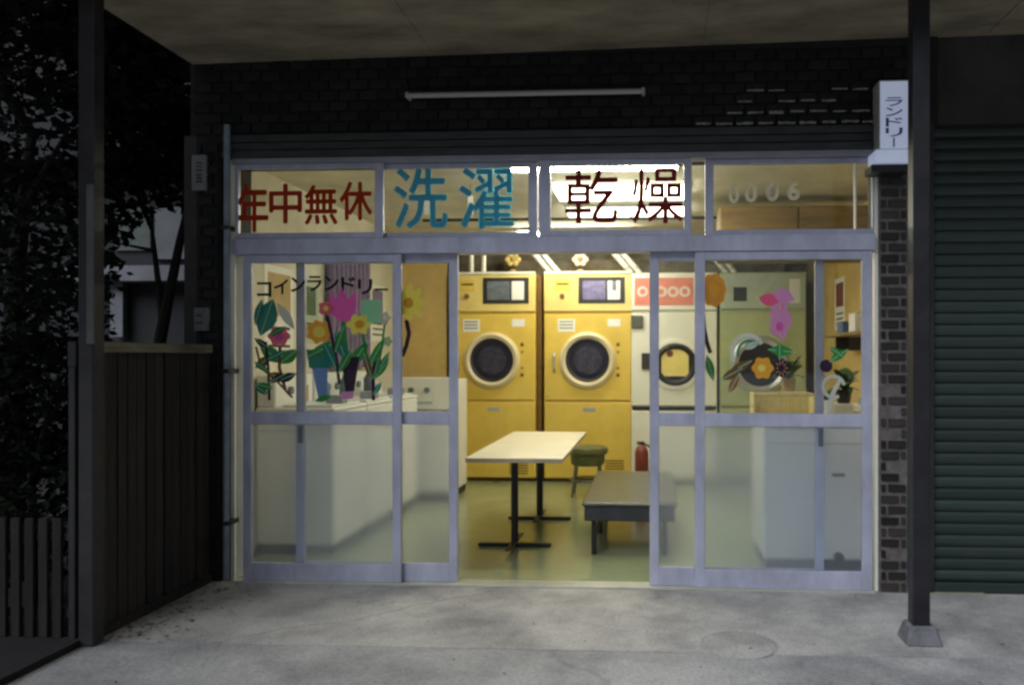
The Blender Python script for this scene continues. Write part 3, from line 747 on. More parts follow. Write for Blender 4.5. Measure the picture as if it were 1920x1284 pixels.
sticker('orange_sticker', 'round orange flower sticker with a curved dark stem on the right doors', 'sticker', ygi,
        [('stem', strokep([(1318, 590), (1320, 615), (1325, 640), (1332, 662)], 4), S_dark), ('disc', blob(1338, 544, 24, 31, petals=9, amp=.05), S_or), ('leaf', leafp(1338, 715, 1325, 665, 8), S_grn)])
sticker('orchid_sticker', 'purple orchid sticker with spread petals above a hanging lilac bloom', 'sticker', yg,
        [('petal', leafp(1422, 558, 1462, 566, 12), S_pink), ('petal', leafp(1448, 548, 1490, 562, 14), S_pur), ('bloom', blob(1463, 600, 20, 34, petals=5, amp=.1), S_pur), ('centre', blob(1462, 612, 7, 9), S_mag), ('leaf', leafp(1440, 655, 1490, 660, 10), S_grn), ('leaf', leafp(1462, 675, 1462, 640, 7), S_grn)])
sticker('marigold_sticker', 'small orange flower sticker beside a dark plum one, low on the right door', 'sticker', yg - .001,
        [('leaf', leafp(1365, 700, 1410, 676, 9), S_brn), ('petals', blob(1430, 690, 19, 20, petals=6, amp=.1), S_or), ('petals', blob(1465, 690, 13, 17, petals=5, amp=.1), S_dark), ('centre', blob(1428, 690, 7, 7), S_yel)])

sticker('leaf_spray_sticker', 'dark leafy spray sticker between the plum vase and the right edge of the leftmost door', 'sticker', yg - .002,
        [('leaf', leafp(700, 712, 712, 660, 8), S_dark), ('leaf', leafp(700, 712, 730, 672, 7), S_grn), ('leaf', leafp(698, 712, 682, 662, 7), S_brn), ('stem', strokep([(700, 750), (700, 710)], 3), S_dark), ('leaf', leafp(700, 740, 716, 715, 5), S_teal)])
sticker('vine_sticker', 'dark green trailing vine sticker below the lily bud on the leftmost door', 'sticker', yg - .0025,
        [('leaf', leafp(478, 610, 492, 560, 8), S_teal), ('leaf', leafp(478, 690, 508, 668, 9), S_brn), ('leaf', leafp(520, 715, 556, 700, 8), S_dark), ('leaf', leafp(480, 720, 512, 728, 7), S_grn), ('stem', strokep([(480, 650), (490, 690), (520, 715), (548, 745)], 2), S_brn)])
sticker('poppy_sticker', 'rosy bloom sticker on a dark stalk just left of the magenta tulip', 'sticker', yg - .003,
        [('stem', strokep([(612, 585), (622, 630), (632, 680), (636, 720)], 3), S_dark), ('leaf', leafp(630, 690, 606, 640, 9), S_teal), ('leaf', leafp(634, 700, 660, 655, 8), S_grn), ('leaf', leafp(628, 660, 645, 612, 7), S_grn), ('petals', blob(611, 578, 14, 13, petals=5, amp=.12), S_pink), ('centre', blob(611, 578, 5, 5), S_yel)])
sticker('fern_sticker', 'dense dark green fern sticker behind the deep pink flower', 'sticker', yg - .0035,
        [('stem', strokep([(505, 750), (503, 690), (498, 640)], 2.5), S_dark)] + [('leaf', leafp(503, 740 - 22 * k, 503 + (34 if k % 2 else -26), 722 - 22 * k, 6), (S_teal, S_dark, S_grn)[k % 3]) for k in range(6)])
sticker('bluebell_sticker', 'small teal and white bell flowers near the right edge of the leftmost door', 'sticker', yg - .0036,
        [('stem', strokep([(722, 600), (716, 650), (708, 700)], 2), S_grn), ('petals', blob(722, 596, 10, 12, petals=5, amp=.15), S_wht), ('petals', blob(727, 640, 8, 9, petals=5, amp=.15), S_mint), ('leaf', leafp(712, 690, 730, 660, 5), S_grn)])
def arcp(cx, cy, rx, ry, a0, a1, w, n=16):
    return strokep([(cx + rx * math.cos(R(a0 + (a1 - a0) * i / n)), cy + ry * math.sin(R(a0 + (a1 - a0) * i / n))) for i in range(n + 1)], w)
sticker('wreath_sticker', 'pale silvery wreath sticker with rusty leaves left of the marigold', 'sticker', yg - .0022,
        [('band', arcp(1402, 662, 30, 34, 150, 330, 4), S_wht), ('band', arcp(1404, 664, 21, 25, 170, 320, 3), S_teal), ('leaf', leafp(1352, 712, 1392, 690, 9), S_brn), ('leaf', leafp(1366, 738, 1386, 700, 7), film('rust_film', (.5, .2, .1))), ('leaf', leafp(1395, 655, 1425, 640, 6), S_wht)])
sticker('curl_sticker', 'cream curling ribbon sticker low in the right corner of the rightmost door', 'sticker', yg,
        [('ribbon', arcp(1563, 725, 20, 20, 60, 350, 3), S_wht), ('ribbon', strokep([(1575, 712), (1560, 740), (1554, 768)], 4), S_wht), ('bud', blob(1549, 686, 12, 12), S_dark), ('leaf', leafp(1555, 678, 1590, 655, 8), S_grn), ('leaf', leafp(1555, 650, 1580, 668, 6), S_grn)])

# ================================================================ INTERIOR
def B(x0, x1, y0, y1, z0, z1, bev=.004):
    b = MB(); b.box(x0, x1, y0, y1, z0, z1, bev); return b
X = lambda px: ax(px, YD); Z = lambda py, px=1100: az(py, px, YD)
def front(px0, px1, py0, py1, dy0, dy1, bev=.004):
    return B(X(px0), X(px1), YD + dy0, YD + dy1, Z(py1), Z(py0), bev)

# yellow dryers
dy = thing('coin_dryer', 'tall yellow coin dryer next to the ochre wall board', 'dryer', (X(925), YD, .004), 'yellow coin dryers on the back wall')
x0p, x1p = 842, 1004
part('cabinet', front(x0p, x1p, 512, 897, .02, .75, .006), M_yel, dy)
part('plinth', front(x0p + 3, x1p - 3, 897, 905, .05, .7, .002), M_yeld, dy)
cp = part('control_panel', front(x0p, x1p, 514, 584, -.012, .0195, .008), M_yelp, dy)
part('trim', front(x0p, x1p, 509, 513.5, -.02, .018, .004), M_cream, cp)
part('door_panel', front(x0p + 1, x1p - 1, 589, 750, -.004, .0195, .005), M_yel, dy)
part('lower_panel', front(x0p + 1, x1p - 1, 755, 896, -.002, .0195, .005), M_yel, dy)
s_ = part('display', front(906, 992, 520, 569, -.018, -.0125, .003), M_dark, dy)
part('screen', front(914, 956, 527, 562, -.022, -.0185, .001), M_lcd, s_)
part('notice_card', front(960, 983, 527, 562, -.022, -.0185, .001), M_card, s_)
b = MB(); b.tube((X(876), YD - .03, Z(555)), (X(876), YD - .012, Z(555)), .026, seg=16); kb = part('knob', b, M_yeld, dy, smooth=True)
part('coin_plate', front(862, 892, 524, 545, -.016, -.0125, .002), M_yel, dy)
cxr, czr = X(923), Z(675)
b = MB(); b.ring(cxr, czr, .236, .3, YD - .05, YD - .004, 48); dr = part('door', b, M_ring, dy, smooth=True)
b = MB(); b.disc(cxr, czr, .236, YD - .018, YD - .006, 40); part('door_glass', b, M_dglass, dr)
b = MB(); b.disc(cxr, czr, .15, YD - .0225, YD - .0185, 36); part('drum_back', b, M_drum, dr)
b = MB(); b.ring(cxr, czr, .205, .24, YD - .035, YD - .012, 48); part('gasket', b, M_dark, dr, smooth=True)
b = MB(); b.path([(X(862), YD - .02, Z(662)), (X(862), YD - .07, Z(668)), (X(862), YD - .07, Z(690)), (X(862), YD - .02, Z(697))], .014); part('handle', b, M_silver, dy, smooth=True)
for i, py in enumerate((646, 660, 690, 703)):
    b = MB(); b.disc(X(979), Z(py), .02 if i in (0, 3) else .013, YD - .009, YD - .004, 14); part('indicator', b, M_yeld, dy)
part('price_sticker', front(960, 984, 598, 612, -.0065, -.0042, .0005), M_card, dy)
part('instruction_label', front(868, 900, 598, 622, -.0065, -.0042, .0005), M_cream, dy)
for k in range(3): part('text_line', front(871, 896, 602 + k * 6, 604 + k * 6, -.0075, -.0067, 0), M_lcd, dy)
part('badge', front(914, 937, 764, 771, -.006, -.0022, .001), M_silver, dy)
part('coin_slot', front(866, 888, 531, 534, -.0185, -.0162, 0), M_dark, dy)
for k in range(6): part('louvre', front(955, 990, 862 + k * 5, 864 + k * 5, -.006, -.0022, .0005), M_yeld, dy)
for py in (600, 742): 
    for px in (850, 997): part('screw', MB().disc(X(px), Z(py), .008, YD - .008, YD - .0042, 10), M_silver, dy)
dy2 = copy_tree(dy); dy2.location.x += (X(1104) - X(925)) + 0.0
dy2['label'] = 'tall yellow coin dryer between the other yellow dryer and the white machine'
for d_ in [o for o in col.objects if o.parent == dy2 and o.name.startswith('display')]:
    for o in [x for x in col.objects if x.parent == d_ and x.name.startswith('screen')]:
        o.data = o.data.copy(); o.data.materials[0] = M_lcdp
part('worn_notice', front(1148, 1156, 527, 545, -.024, -.0222, .0005), M_lcd, dy2)
part('gap_shade', front(1006, 1014.5, 515, 900, .06, .7, .001), M_yeld, dy2, label='dark strip painting the shade between the dryers')  # dark strip paints in the shade of the gap between the dryers

# white machine with the pink panel
wm = thing('washer_dryer', 'white machine with a pink top panel and black-rimmed round window', 'washing machine', (X(1265), YD, .004), 'machines along the back wall')
part('cabinet', front(1183, 1345, 512, 897, .02, .75, .006), M_cream, wm)
part('plinth', front(1186, 1342, 897, 905, .05, .7, .002), M_dark, wm)
tp = part('top_panel', front(1184, 1344, 514, 582, -.012, .0195, .006), M_cream, wm)
pk = part('pink_panel', front(1190, 1300, 522, 573, -.017, -.0125, .003), M_pink, wm)
for i, px in enumerate((1205, 1240, 1262, 1284)):
    b = MB(); b.ring(X(px), Z(548), .03, .06, YD - .024, YD - .0175, 20); part('dial', b, M_pinkl, pk)
part('front_panel', front(1184, 1344, 588, 760, -.006, .0195, .006), M_cream, wm)
part('lower_panel', front(1184, 1344, 770, 896, -.004, .0195, .006), M_cream, wm)
part('coin_box', front(1184, 1206, 592, 616, -.03, -.0065, .004), M_vinyl, wm)
part('latch', front(1203, 1221, 662, 692, -.035, -.0065, .005), M_dark, wm)
part('shadow_strip', front(1186, 1342, 762, 768, .0, .0195, .001), M_dark, wm)
cxr, czr = X(1266), Z(683)
b = MB(); b.ring(cxr, czr, .2, .275, YD - .03, YD - .0065, 48); dr = part('door', b, M_cream, wm, smooth=True)
b = MB(); b.ring(cxr, czr, .165, .225, YD - .05, YD - .0075, 48, power=2.1); part('window_rim', b, M_dark, dr, smooth=True)
b = MB(); b.disc(cxr, czr, .18, YD - .016, YD - .008, 40, power=2.1); part('door_glass', b, M_dglass, dr)
part('notice', front(1240, 1291, 650, 705, -.02, -.0165, .003), mat('yellow_notice', (.95, .78, .25), .5, var=.04), dr)
b = MB(); b.disc(X(1256), Z(663), .035, YD - .0235, YD - .0205, 18); part('red_dot', b, M_red, dr)

# pale green machine
gm = thing('dryer', 'pale green machine with a silver-ringed door right of the white machine', 'dryer', (X(1430), YD, .004), 'machines along the back wall')
part('cabinet', front(1350, 1512, 512, 897, .02, .75, .006), M_grn, gm)
part('control_panel', front(1351, 1511, 514, 580, -.012, .0195, .006), M_grnp, gm)
part('front_panel', front(1351, 1511, 588, 760, -.006, .0195, .006), M_grn, gm)
part('lower_panel', front(1351, 1511, 766, 896, -.004, .0195, .006), M_grn, gm)
part('display', front(1375, 1400, 540, 566, -.017, -.0125, .002), M_dark, gm)
part('notice', front(1480, 1500, 525, 570, -.017, -.0125, .002), M_card, gm)
cxr, czr = X(1425), Z(683)
b = MB(); b.ring(cxr, czr, .23, .31, YD - .05, YD - .0065, 48); dr = part('door', b, M_silver, gm, smooth=True)
b = MB(); b.disc(cxr, czr, .24, YD - .018, YD - .008, 40); part('door_glass', b, M_dglass, dr)

# ducts and things on top of the machines
DG2 = 'ducts above the dryers'
for (pa, qa, pb, qb, lb) in ((1010, 462, 1032, 512, 'slanting pale duct rising between the two yellow dryers'), (1160, 462, 1184, 512, 'slanting pale duct at the right edge of the second yellow dryer'), (1340, 462, 1362, 512, 'slanting pale duct between the white and green machines')):
    y = YD + .12
    d_ = thing('dryer_duct', lb, 'duct', tuple(at(pb, qb, y)), DG2)
    dv = at(pb, qb, y) - at(pa, qa, y)
    for k, off in enumerate((0, 16)):
        p0 = at(pb + off, qb, y); p1 = p0 - dv * 2.4; p1.z = min(p1.z, ZC - .01)
        b = MB(); b.tube(p0, p1, .03, seg=12); part('pipe', b, M_duct, d_, smooth=True)
        for j in range(3):
            c = p0.lerp(p1, .12 + j * .3); b = MB(); b.tube(c, c + (p1 - p0).normalized() * .02, .035, seg=12); part('collar', b, M_silver, d_)
d_ = thing('dryer_duct', 'upright pale duct pair above the left end of the first yellow dryer', 'duct', tuple(at(893, 512, YD + .12)), DG2)
for px in (884, 907):
    p = at(px, 512, YD + .12); b = MB(); b.tube(p, (p.x, p.y, ZC), .028, seg=12); part('pipe', b, M_duct, d_, smooth=True)
for px, m, lb, nm, cat in ((962, M_yelp, 'yellow artificial flower standing on the first yellow dryer', 'flower_ornament', 'ornament'), (1088, M_pinkl, 'faded pink ornament on top of the second yellow dryer', 'flower_ornament', 'ornament')):
    c = at(px, 494, YD + .3); t = thing(nm, lb, cat, (c.x, c.y, Z(512)), 'ornaments on the dryers')
    b = MB(); b.lathe((c.x, c.y, Z(511)), [(.03, 0), (.045, .03), (.03, .07)]); part('pot', b, M_tan, t, smooth=True)
    b = MB()
    for i in range(6):
        a = i * math.pi / 3; b.ball((c.x + .06 * math.cos(a), c.y, c.z + .045 + .045 * math.sin(a)), .034, 10, 7, (1, .5, 1))
    part('petals', b, m, t, smooth=True)
    b = MB(); b.ball((c.x, c.y - .02, c.z + .045), .03, 10, 7); part('centre', b, M_tan, t, smooth=True)
b = B(XL + 1.0, XR - .3, YB - .25, YB - .005, 2.2, 2.45); tag(part('duct_box', b, M_iback), 'long dull box running along the back wall above the machines', 'duct box')

# ---- white top-loading washers
def washer(x0, x1, y0, y1, zt, label, grp, facing='x', con=.22):
    """facing 'x': front looks right; 'y': front looks at the doors; console at the back"""
    t = thing('washing_machine', label, 'washing machine', ((x0 + x1) / 2, (y0 + y1) / 2, .004), grp)
    part('cabinet', B(x0, x1, y0, y1, .07, zt - .03, .012), M_wash, t)
    part('plinth', B(x0 + .015, x1 - .02, y0 + .012, y1 - .015, .004, .069, .003), M_dark, t)
    part('top', B(x0 - .004, x1 + .004, y0 - .004, y1 + .004, zt - .029, zt, .01), M_wash, t)
    if facing == 'x':
        ld = part('lid', B(x0 + .16, x1 - .03, y0 + .05, y1 - .05, zt + .001, zt + .018, .006), M_wash, t)
        cs = part('console', B(x0, x0 + .13, y0 + .01, y1 - .01, zt + .001, zt + con, .01), M_wash, t)
        for k in range(2):
            yk = y0 + (y1 - y0) * (.35 + .3 * k); b = MB(); b.tube((x0 + .131, yk, zt + con / 2), (x0 + .155, yk, zt + con / 2), .028, seg=16); part('knob', b, M_lcd, cs, smooth=True)
        part('coin_unit', B(x1 - .14, x1 - .02, y0 + .2, y0 + .3, zt + .019, zt + .075, .005), M_alud, t)
        part('seam', B(x0 + .02, x1 - .02, y0 - .003, y0 - .0005, zt - .16, zt - .155, .001), M_lcd, t)
    else:
        ld = part('lid', B(x0 + .05, x1 - .05, y0 + .03, y1 - .16, zt + .001, zt + .018, .006), M_wash, t)
        cs = part('console', B(x0 + .01, x1 - .01, y1 - .13, y1, zt + .001, zt + con, .01), M_wash, t)
        for k in range(2):
            xk = x0 + (x1 - x0) * (.35 + .3 * k); b = MB(); b.tube((xk, y1 - .131, zt + con / 2), (xk, y1 - .155, zt + con / 2), .028, seg=16); part('knob', b, M_lcd, cs, smooth=True)
    return t
GW = 'white top-loading washers along the left wall'
wx0, wx1 = XL + .02, ax(626, .65)
w1 = washer(wx0, wx1, .65, 1.27, 1.0, 'white top-loading washer nearest the left doors', GW)
w2 = washer(wx0, wx1, 1.30, 1.92, 1.0, 'second white top-loading washer from the left doors', GW)
w3 = washer(wx0, wx1, 1.95, 2.57, 1.0, 'third white top-loading washer, in front of the two-knob one', GW)
# the machine at the end with its own control face to the doors
YW = 2.75
t = thing('washing_machine', 'taller white machine with two dark knobs, seen beside the open doorway', 'washing machine', ((ax(752, YW) + ax(846, YW)) / 2, YW, .004), GW)
part('cabinet', B(ax(744, YW), ax(848, YW), YW, YW + .6, .07, az(712, 795, YW), .012), M_wash, t)
part('plinth', B(ax(746, YW), ax(846, YW), YW + .02, YW + .58, .004, .069, .003), M_dark, t)
cs = part('console', B(ax(746, YW), ax(846, YW), YW - .03, YW - .0005, az(768, 795, YW), az(707, 795, YW), .01), M_cream, t)
for px in (771, 801):
    b = MB(); c = at(px, 731, YW - .03); b.tube((c.x, c.y - .025, c.z), (c.x, c.y, c.z), .026, seg=16); part('knob', b, M_plant if px < 780 else M_lcd, cs, smooth=True)
part('label_strip', B(ax(765, YW), ax(812, YW), YW - .034, YW - .0305, az(757, 795, YW), az(752, 795, YW), .001), M_grnp, cs)
# right hand washers
GR = 'white washers along the right wall'
wr = washer(ax(1432, .45), ax(1640, .45), .45, 1.05, .93, 'white washer standing right behind the rightmost door', GR, 'y', .1)
b = MB(); c = at(1572, 890, .45); part('slot', B(c.x - .04, c.x + .04, .445, .4495, c.z - .01, c.z + .01, .002), M_dark, wr)
b = MB(); c = at(1572, 1043, .45); b.tube((c.x, .42, c.z), (c.x, .4495, c.z), .03, seg=16); part('drain_cap', b, M_dark, wr, smooth=True)
part('panel_seam', B(ax(1434, .45), ax(1638, .45), .446, .4495, .80, .804, .001), M_lcd, wr)
washer(1.12, XR - .02, 1.5, 2.1, .95, 'white washer against the right wall under the shelf', GR, 'x', .1)

# ---- things on the washers
bn = thing('waste_bin', 'dark navy tapered bin on the washer nearest the left door', 'bin', (ax(487, .75), .8, .988 + .03))
b = MB(); c = at(487, 768, .8); b.lathe((c.x, .8, .988 + .03), [(.055, 0), (.07, .16), (.062, .16), (.05, .01)], 18); part('body', b, M_blue, bn, smooth=True)
for (px, py, y, wd, h_, m, lb) in ((522, 768, .9, .13, .13, M_card, 'white carton on the nearest left washer'), (700, 740, 2.2, .12, .1, M_card, 'white box at the far end of the left washers'), (560, 760, 1.12, .1, .11, M_tan, 'small tan box beside the white carton')):
    c = at(px, py, y)
    t = thing('box', lb, 'box', (c.x, y, 1.02), 'boxes on the left washers')
    part('carton', B(c.x - wd / 2, c.x + wd / 2, y - .06, y + .06, 1.02, 1.02 + h_, .003), m, t)
    part('lid', B(c.x - wd / 2 - .002, c.x + wd / 2 + .002, y - .062, y + .062, 1.0205 + h_, 1.028 + h_, .002), m, t)
for (px, y, lb, hh, m) in ((645, 1.6, 'green detergent bottle on the second left washer', .2, M_plant), (690, 2.0, 'slim dark bottle on the third left washer', .22, M_dark), (610, 1.45, 'blue bottle on the second left washer', .17, M_blue)):
    c = at(px, 740, y); t = thing('bottle', lb, 'bottle', (c.x, y, 1.02), 'bottles on the left washers')
    b = MB(); b.lathe((c.x, y, 1.02), [(.032, 0), (.036, .02), (.036, hh * .65), (.014, hh * .82), (.014, hh * .9)], 16); part('body', b, m, t, smooth=True)
    b = MB(); b.lathe((c.x, y, 1.02 + hh * .9), [(.018, 0), (.018, hh * .1)], 12); part('cap', b, M_card, t)

def basket(px0, px1, y, z, h_, label, m):
    x0, x1 = ax(px0, y), ax(px1, y)
    t = thing('basket', label, 'basket', ((x0 + x1) / 2, y, z), None)
    n = 9
    for k in range(n + 1):
        x = x0 + (x1 - x0) * k / n; b = MB(); b.box(x - .005, x + .005, y - .12, y - .112, z + .014, z + h_ - .02, .001); part('slat', b, m, t)
    part('rim', B(x0 - .01, x1 + .01, y - .13, y - .105, z + h_ - .022, z + h_, .004), m, t)
    part('side', B(x0 - .008, x0, y - .104, y + .12, z + .014, z + h_ - .004, .002), m, t); part('side', B(x1, x1 + .008, y - .104, y + .12, z + .014, z + h_ - .004, .002), m, t)
    part('back', B(x0, x1, y + .112, y + .12, z + .014, z + h_, .002), m, t)
    part('bottom', B(x0, x1, y - .12, y + .12, z, z + .013, .002), m, t)
    return t
basket(1412, 1520, .75, .95, .16, 'pale yellow slatted basket on the washer behind the rightmost door', M_basket)
def plant(px, py, y, zb, label, n, size, spread, seed, potm, pot_r=.05, pot_h=.1):
    c = at(px, py, y); t = thing('potted_plant', label, 'plant', (c.x, y, zb), 'potted plants at the right')
    b = MB(); b.lathe((c.x, y, zb), [(pot_r * .75, 0), (pot_r, pot_h), (pot_r * .88, pot_h), (pot_r * .8, pot_h * .85)], 18); part('pot', b, potm, t, smooth=True)
    r = random.Random(seed)
    for i in range(n):
        a = r.uniform(0, 6.28); e = r.uniform(.2, 1.3); d = Vector((math.cos(a) * math.cos(e), math.sin(a) * math.cos(e), math.sin(e)))
        L = size * r.uniform(.6, 1.2); s = d.cross(Vector((0, 0, 1))).normalized(); p0 = Vector((c.x, y, zb + pot_h * .9)); wd = L * .16
        vs = [p0, p0 + d * L * .4 + s * wd + Vector((0, 0, .02)), p0 + d * L * .4 - s * wd + Vector((0, 0, .02)), p0 + d * L * .75 + s * wd * .8 - Vector((0, 0, L * .06)), p0 + d * L * .75 - s * wd * .8 - Vector((0, 0, L * .06)), p0 + d * L - Vector((0, 0, L * .25))]
        part('leaf', quadmesh('leaf', vs, [(0, 1, 2), (1, 3, 4, 2), (3, 5, 4)]), M_plant, t)
    return t
plant(1582, 700, .8, 1.036, 'bushy dark green plant in a black pot on the right washer console', 26, .2, .1, 1, M_dark, .055, .09)
plant(1550, 700, .6, .95, 'small plant in a cream pot in front of the bushy one', 14, .13, .1, 2, M_cream, .05, .12)
plant(1478, 700, 1.6, 1.08, 'trailing green plant on the washer under the shelf', 22, .24, .1, 3, M_tan, .06, .1)
sf = thing('wall_shelf', 'dark wooden shelf on the ochre right wall', 'shelf', (XR - .15, 1.6, 1.5))
part('board', B(XR - .28, XR - .002, 1.1, 2.6, 1.515, 1.54, .003), M_brownb, sf)
for y in (1.3, 2.3): part('bracket', B(XR - .22, XR - .002, y, y + .02, 1.40, 1.514, .002), M_dark, sf)
for i, (y, h_, m, lb) in enumerate(((1.3, .1, M_tan, 'tan box on the wall shelf nearest the doors'), (1.65, .14, M_card, 'white box in the middle of the wall shelf'), (2.05, .09, M_blue, 'blue box at the far end of the wall shelf'))):
    t = thing('box', lb, 'box', (XR - .14, y, 1.541), 'boxes on the wall shelf')
    part('carton', B(XR - .22, XR - .06, y, y + .2, 1.541, 1.541 + h_, .003), m, t); part('lid', B(XR - .223, XR - .057, y - .002, y + .202, 1.5415 + h_, 1.55 + h_, .002), m, t)
cb = thing('wall_cupboard', 'brown cupboard hung under the ceiling behind the last transom window', 'cupboard', (ax(1450, 1.9), 1.9, 2.2))
cx0, cx1 = ax(1350, 1.8), XR - .002
part('carcass', B(cx0, cx1, 1.82, 2.15, 2.13, 2.55, .004), M_brownb, cb)
for k in range(2):
    xa = cx0 + (cx1 - cx0) * k / 2; d_ = part('door', B(xa + .005, xa + (cx1 - cx0) / 2 - .005, 1.8, 1.819, 2.14, 2.54, .003), M_brownb, cb)
    part('handle', B(xa + .28, xa + .3, 1.785, 1.7995, 2.2, 2.28, .002), M_dark, d_)

# posters, curtain on the left wall and back wall
def poster(y0, y1, z0, z1, m, m2, lb, x=None):
    x = XL + .001 if x is None else x; s = 1 if x < 0 else -1
    t = thing('poster', lb, 'poster', (x, (y0 + y1) / 2, z0), 'posters on the walls')
    a, b2 = sorted((x, x + s * .003)); part('sheet', B(a, b2, y0, y1, z0, z1, 0), m, t)
    a, b2 = sorted((x + s * .0035, x + s * .005)); part('print', B(a, b2, y0 + .05, y1 - .05, z0 + (z1 - z0) * .45, z1 - .05, 0), m2, t)
    for k in range(3): part('text_line', B(a, b2, y0 + .06, y1 - .06, z0 + (z1 - z0) * (.1 + .1 * k), z0 + (z1 - z0) * (.13 + .1 * k), 0), M_ink, t)
poster(.8, 1.25, 1.35, 2.0, M_card, M_tan, 'pale poster on the left wall above the nearest washer')
poster(1.35, 1.7, 1.45, 1.95, M_grnp, M_plant, 'green poster on the left wall above the second washer')
poster(2.9, 3.3, 1.5, 2.05, M_card, M_curt, 'white and purple poster at the far end of the left wall')
poster(2.9, 3.3, 1.6, 2.1, M_card, M_red, 'white and red poster on the far end of the right wall', XR - .001)
ct_ = thing('curtain', 'grey-purple curtain hanging on the left wall past the posters', 'curtain', (XL + .05, 2.2, 1.3))
for k in range(9):
    y = 1.85 + k * .1; b = MB(); b.tube((XL + .05, y, 1.25), (XL + .05, y, 2.3), .045, .04, seg=8); part('fold', b, M_curt, ct_, smooth=True)
b = MB(); b.tube((XL + .05, 1.75, 2.32), (XL + .05, 2.8, 2.32), .012, seg=8); part('rod', b, M_silver, ct_)

# ---- table
X0, X1, Y0, Y1, ZTb = ax(872, .42), ax(1055, .42), .42, 2.23, .70
tb = thing('table', 'long cream-topped table on two black pedestals in the open doorway', 'table', ((X0 + X1) / 2, 1.3, .004))
b = MB(); b.box(X0, X1, Y0, Y1, ZTb - .006, ZTb, .002); part('tabletop', b, M_table, tb)
part('edge_band', B(X0 + .001, X1 - .001, Y0 + .001, Y1 - .001, ZTb - .03, ZTb - .0065, .002), M_edge, tb)
for yy, pxp in ((.98, 965), (1.92, 1012)):
    xp = ax(pxp, yy); p = part('pedestal', MB().tube((xp, yy, .045), (xp, yy, ZTb - .045), .026, seg=16), M_steel, tb, smooth=True)
    part('foot', B(xp - .26, xp + .26, yy - .025, yy + .025, .006, .03, .008), M_steel, p); part('foot', B(xp - .022, xp + .022, yy - .26, yy + .26, .0305, .045, .005), M_steel, p)
    part('top_plate', B(xp - .15, xp + .15, yy - .05, yy + .05, ZTb - .044, ZTb - .031, .002), M_steel, p)

# ---- bench
bx0, bx1, by0, by1, bz = ax(1091, .72), .16, .72, 2.2, .37
bh = thing('bench', 'low grey vinyl bench with black apron and legs beside the table', 'bench', ((bx0 + bx1) / 2, 1.5, .004))
b = MB(); b.box(bx0, bx1, by0, by1, bz - .035, bz, .012); part('cushion', b, M_vinyl, bh)
part('apron', B(bx0 + .015, bx1 - .015, by0 + .012, by1 - .012, bz - .13, bz - .036, .006), M_vinyld, bh)
for x in (bx0 + .06, bx1 - .1):
    for y in (by0 + .06, by0 + .7, by1 - .1): part('leg', B(x, x + .035, y, y + .035, .004, bz - .131, .004), M_steel, bh)
part('stretcher', B(bx0 + .07, bx0 + .09, by0 + .1, by1 - .11, .1, .12, .003), M_steel, bh)

# ---- stool by the dryers
ys = 3.1; sx = ax(1102, ys)
so = thing('stool', 'round olive stool with splayed tubular legs in front of the second yellow dryer', 'stool', (sx, ys, .004))
b = MB(); b.lathe((sx, ys, .4), [(.17, 0), (.195, .015), (.2, .045), (.19, .07), (.15, .082)], 28); part('seat', b, M_olive, so, smooth=True)
for a in (45, 135, 225, 315):
    c_, s__ = math.cos(R(a)), math.sin(R(a))
    b = MB(); b.tube((sx + c_ * .2, ys + s__ * .18, .006), (sx + c_ * .14, ys + s__ * .13, .4), .012, seg=10); part('leg', b, M_steelg, so, smooth=True)
b = MB(); n_ = 20
b.path([(sx + .175 * math.cos(k * 2 * math.pi / n_), ys + .16 * math.sin(k * 2 * math.pi / n_), .16) for k in range(n_ + 1)], .009); part('foot_ring', b, M_steelg, so, smooth=True)
b = MB(); b.lathe((sx, ys, .3), [(.15, 0), (.165, .02), (.165, .1)], 24); part('skirt', b, M_olive, so, smooth=True)

# ---- extinguisher in front of the white machine
fx, fy = ax(1203, 3.6), 3.6
fe = thing('fire_extinguisher', 'dark red fire extinguisher standing before the white machine', 'fire extinguisher', (fx, fy, .004))
b = MB(); b.lathe((fx, fy, .004), [(.06, 0), (.07, .02), (.07, .36), (.05, .41), (.02, .44)], 20); part('cylinder', b, M_red, fe, smooth=True)
b = MB(); b.box(fx - .05, fx + .03, fy - .012, fy + .012, .445, .475, .004); part('handle', b, M_dark, fe)
b = MB(); b.path([(fx + .02, fy, .45), (fx + .09, fy, .42), (fx + .1, fy, .2)], .01); part('hose', b, M_dark, fe, smooth=True)

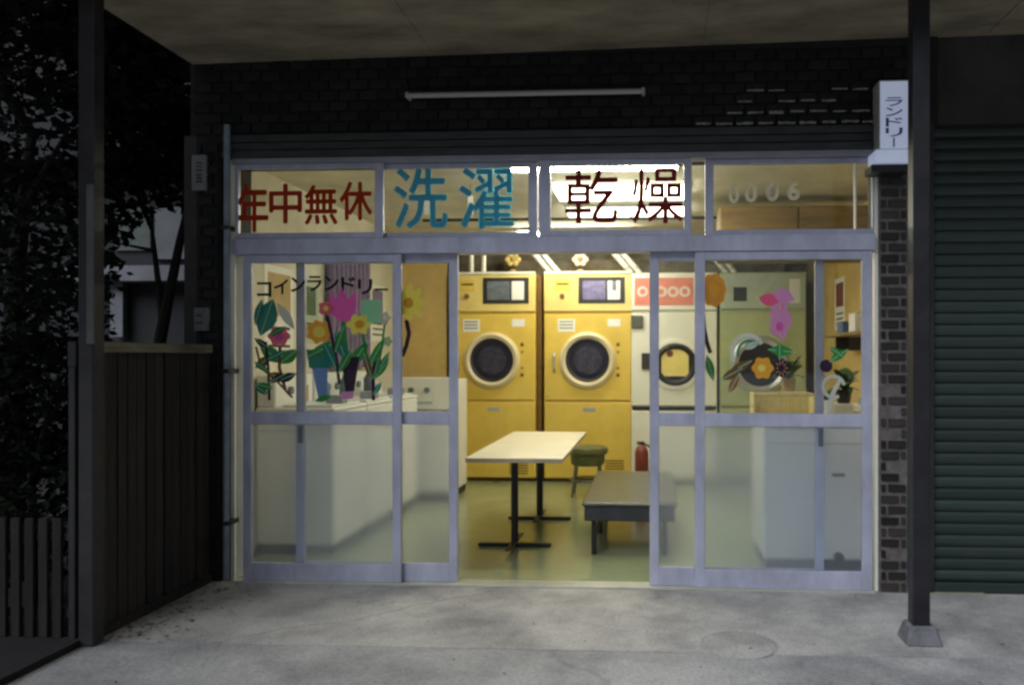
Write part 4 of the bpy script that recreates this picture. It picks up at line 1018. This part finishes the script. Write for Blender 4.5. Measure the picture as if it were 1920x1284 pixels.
# ---- ceiling: lit tube fittings, conduit, cards standing in for highlights
def tubelight(x0, x1, y, lb, n=1, tray=0):
    t = thing('ceiling_light', lb, 'ceiling light', ((x0 + x1) / 2, y, ZC), 'lit tube lights on the ceiling')
    part('housing', B(x0, x1, y - .06 - tray, y + .06 + tray, ZC - .03, ZC - .001, .004), M_white, t)
    if tray:
        part('diffuser', B(x0 + .01, x1 - .01, y - .05 - tray, y + .05 + tray, ZC - .06, ZC - .031, .004), M_diff, t)
        return
    for k in range(n):
        yy = y + (k - (n - 1) / 2) * .11
        b = MB(); b.tube((x0 + .03, yy, ZC - .055), (x1 - .03, yy, ZC - .055), .016, seg=12); part('tube', b, M_tubeon, t, smooth=True)
        for xx in (x0, x1 - .03): part('socket', B(xx, xx + .03, yy - .02, yy + .02, ZC - .075, ZC - .031, .003), M_white, t)
tubelight(ax(942, .6), ax(1278, .6), .6, 'lit tube light just inside the transom windows, nearest the doors')
tubelight(-.75, .28, 1.45, 'lit light with a wide milky diffuser behind the dark red lettering', 1, .17)
tubelight(-.75, .28, 2.35, 'lit light with a wide milky diffuser in the middle of the ceiling', 1, .17)
tubelight(-1.4, -.2, 3.4, 'lit tube light near the dryers', 1)
b = MB(); b.tube((-2.0, 2.2, 2.53), (.6, 2.2, 2.53), .014, seg=10)
cd = thing('ceiling_conduit', 'thin dark conduit crossing the room under the ceiling', 'conduit', (-.7, 2.2, 2.53)); part('tube', b, M_dark, cd)
for x in (-1.6, -.9, -.2, .45): part('clip', B(x, x + .02, 2.185, 2.215, 2.545, ZC - .001, .002), M_dark, cd)
for px, lb in ((800, 'left one of two small white cards standing in for highlights behind the blue lettering'), (882, 'right one of two small white cards standing in for highlights behind the blue lettering')):
    c = at(px, 385, 1.3); t = thing('highlight_card', lb, 'card', (c.x, 1.3, c.z), 'cards standing in for highlights')  # made-up white cards painting two bright highlights behind the glass
    part('card', B(c.x - .02, c.x + .02, 1.3, 1.303, c.z - .07, c.z + .07, 0), M_card, t)
    b = MB(); b.tube((c.x, 1.301, c.z + .07), (c.x, 1.301, ZC), .002, seg=6); part('string', b, M_dark, t)
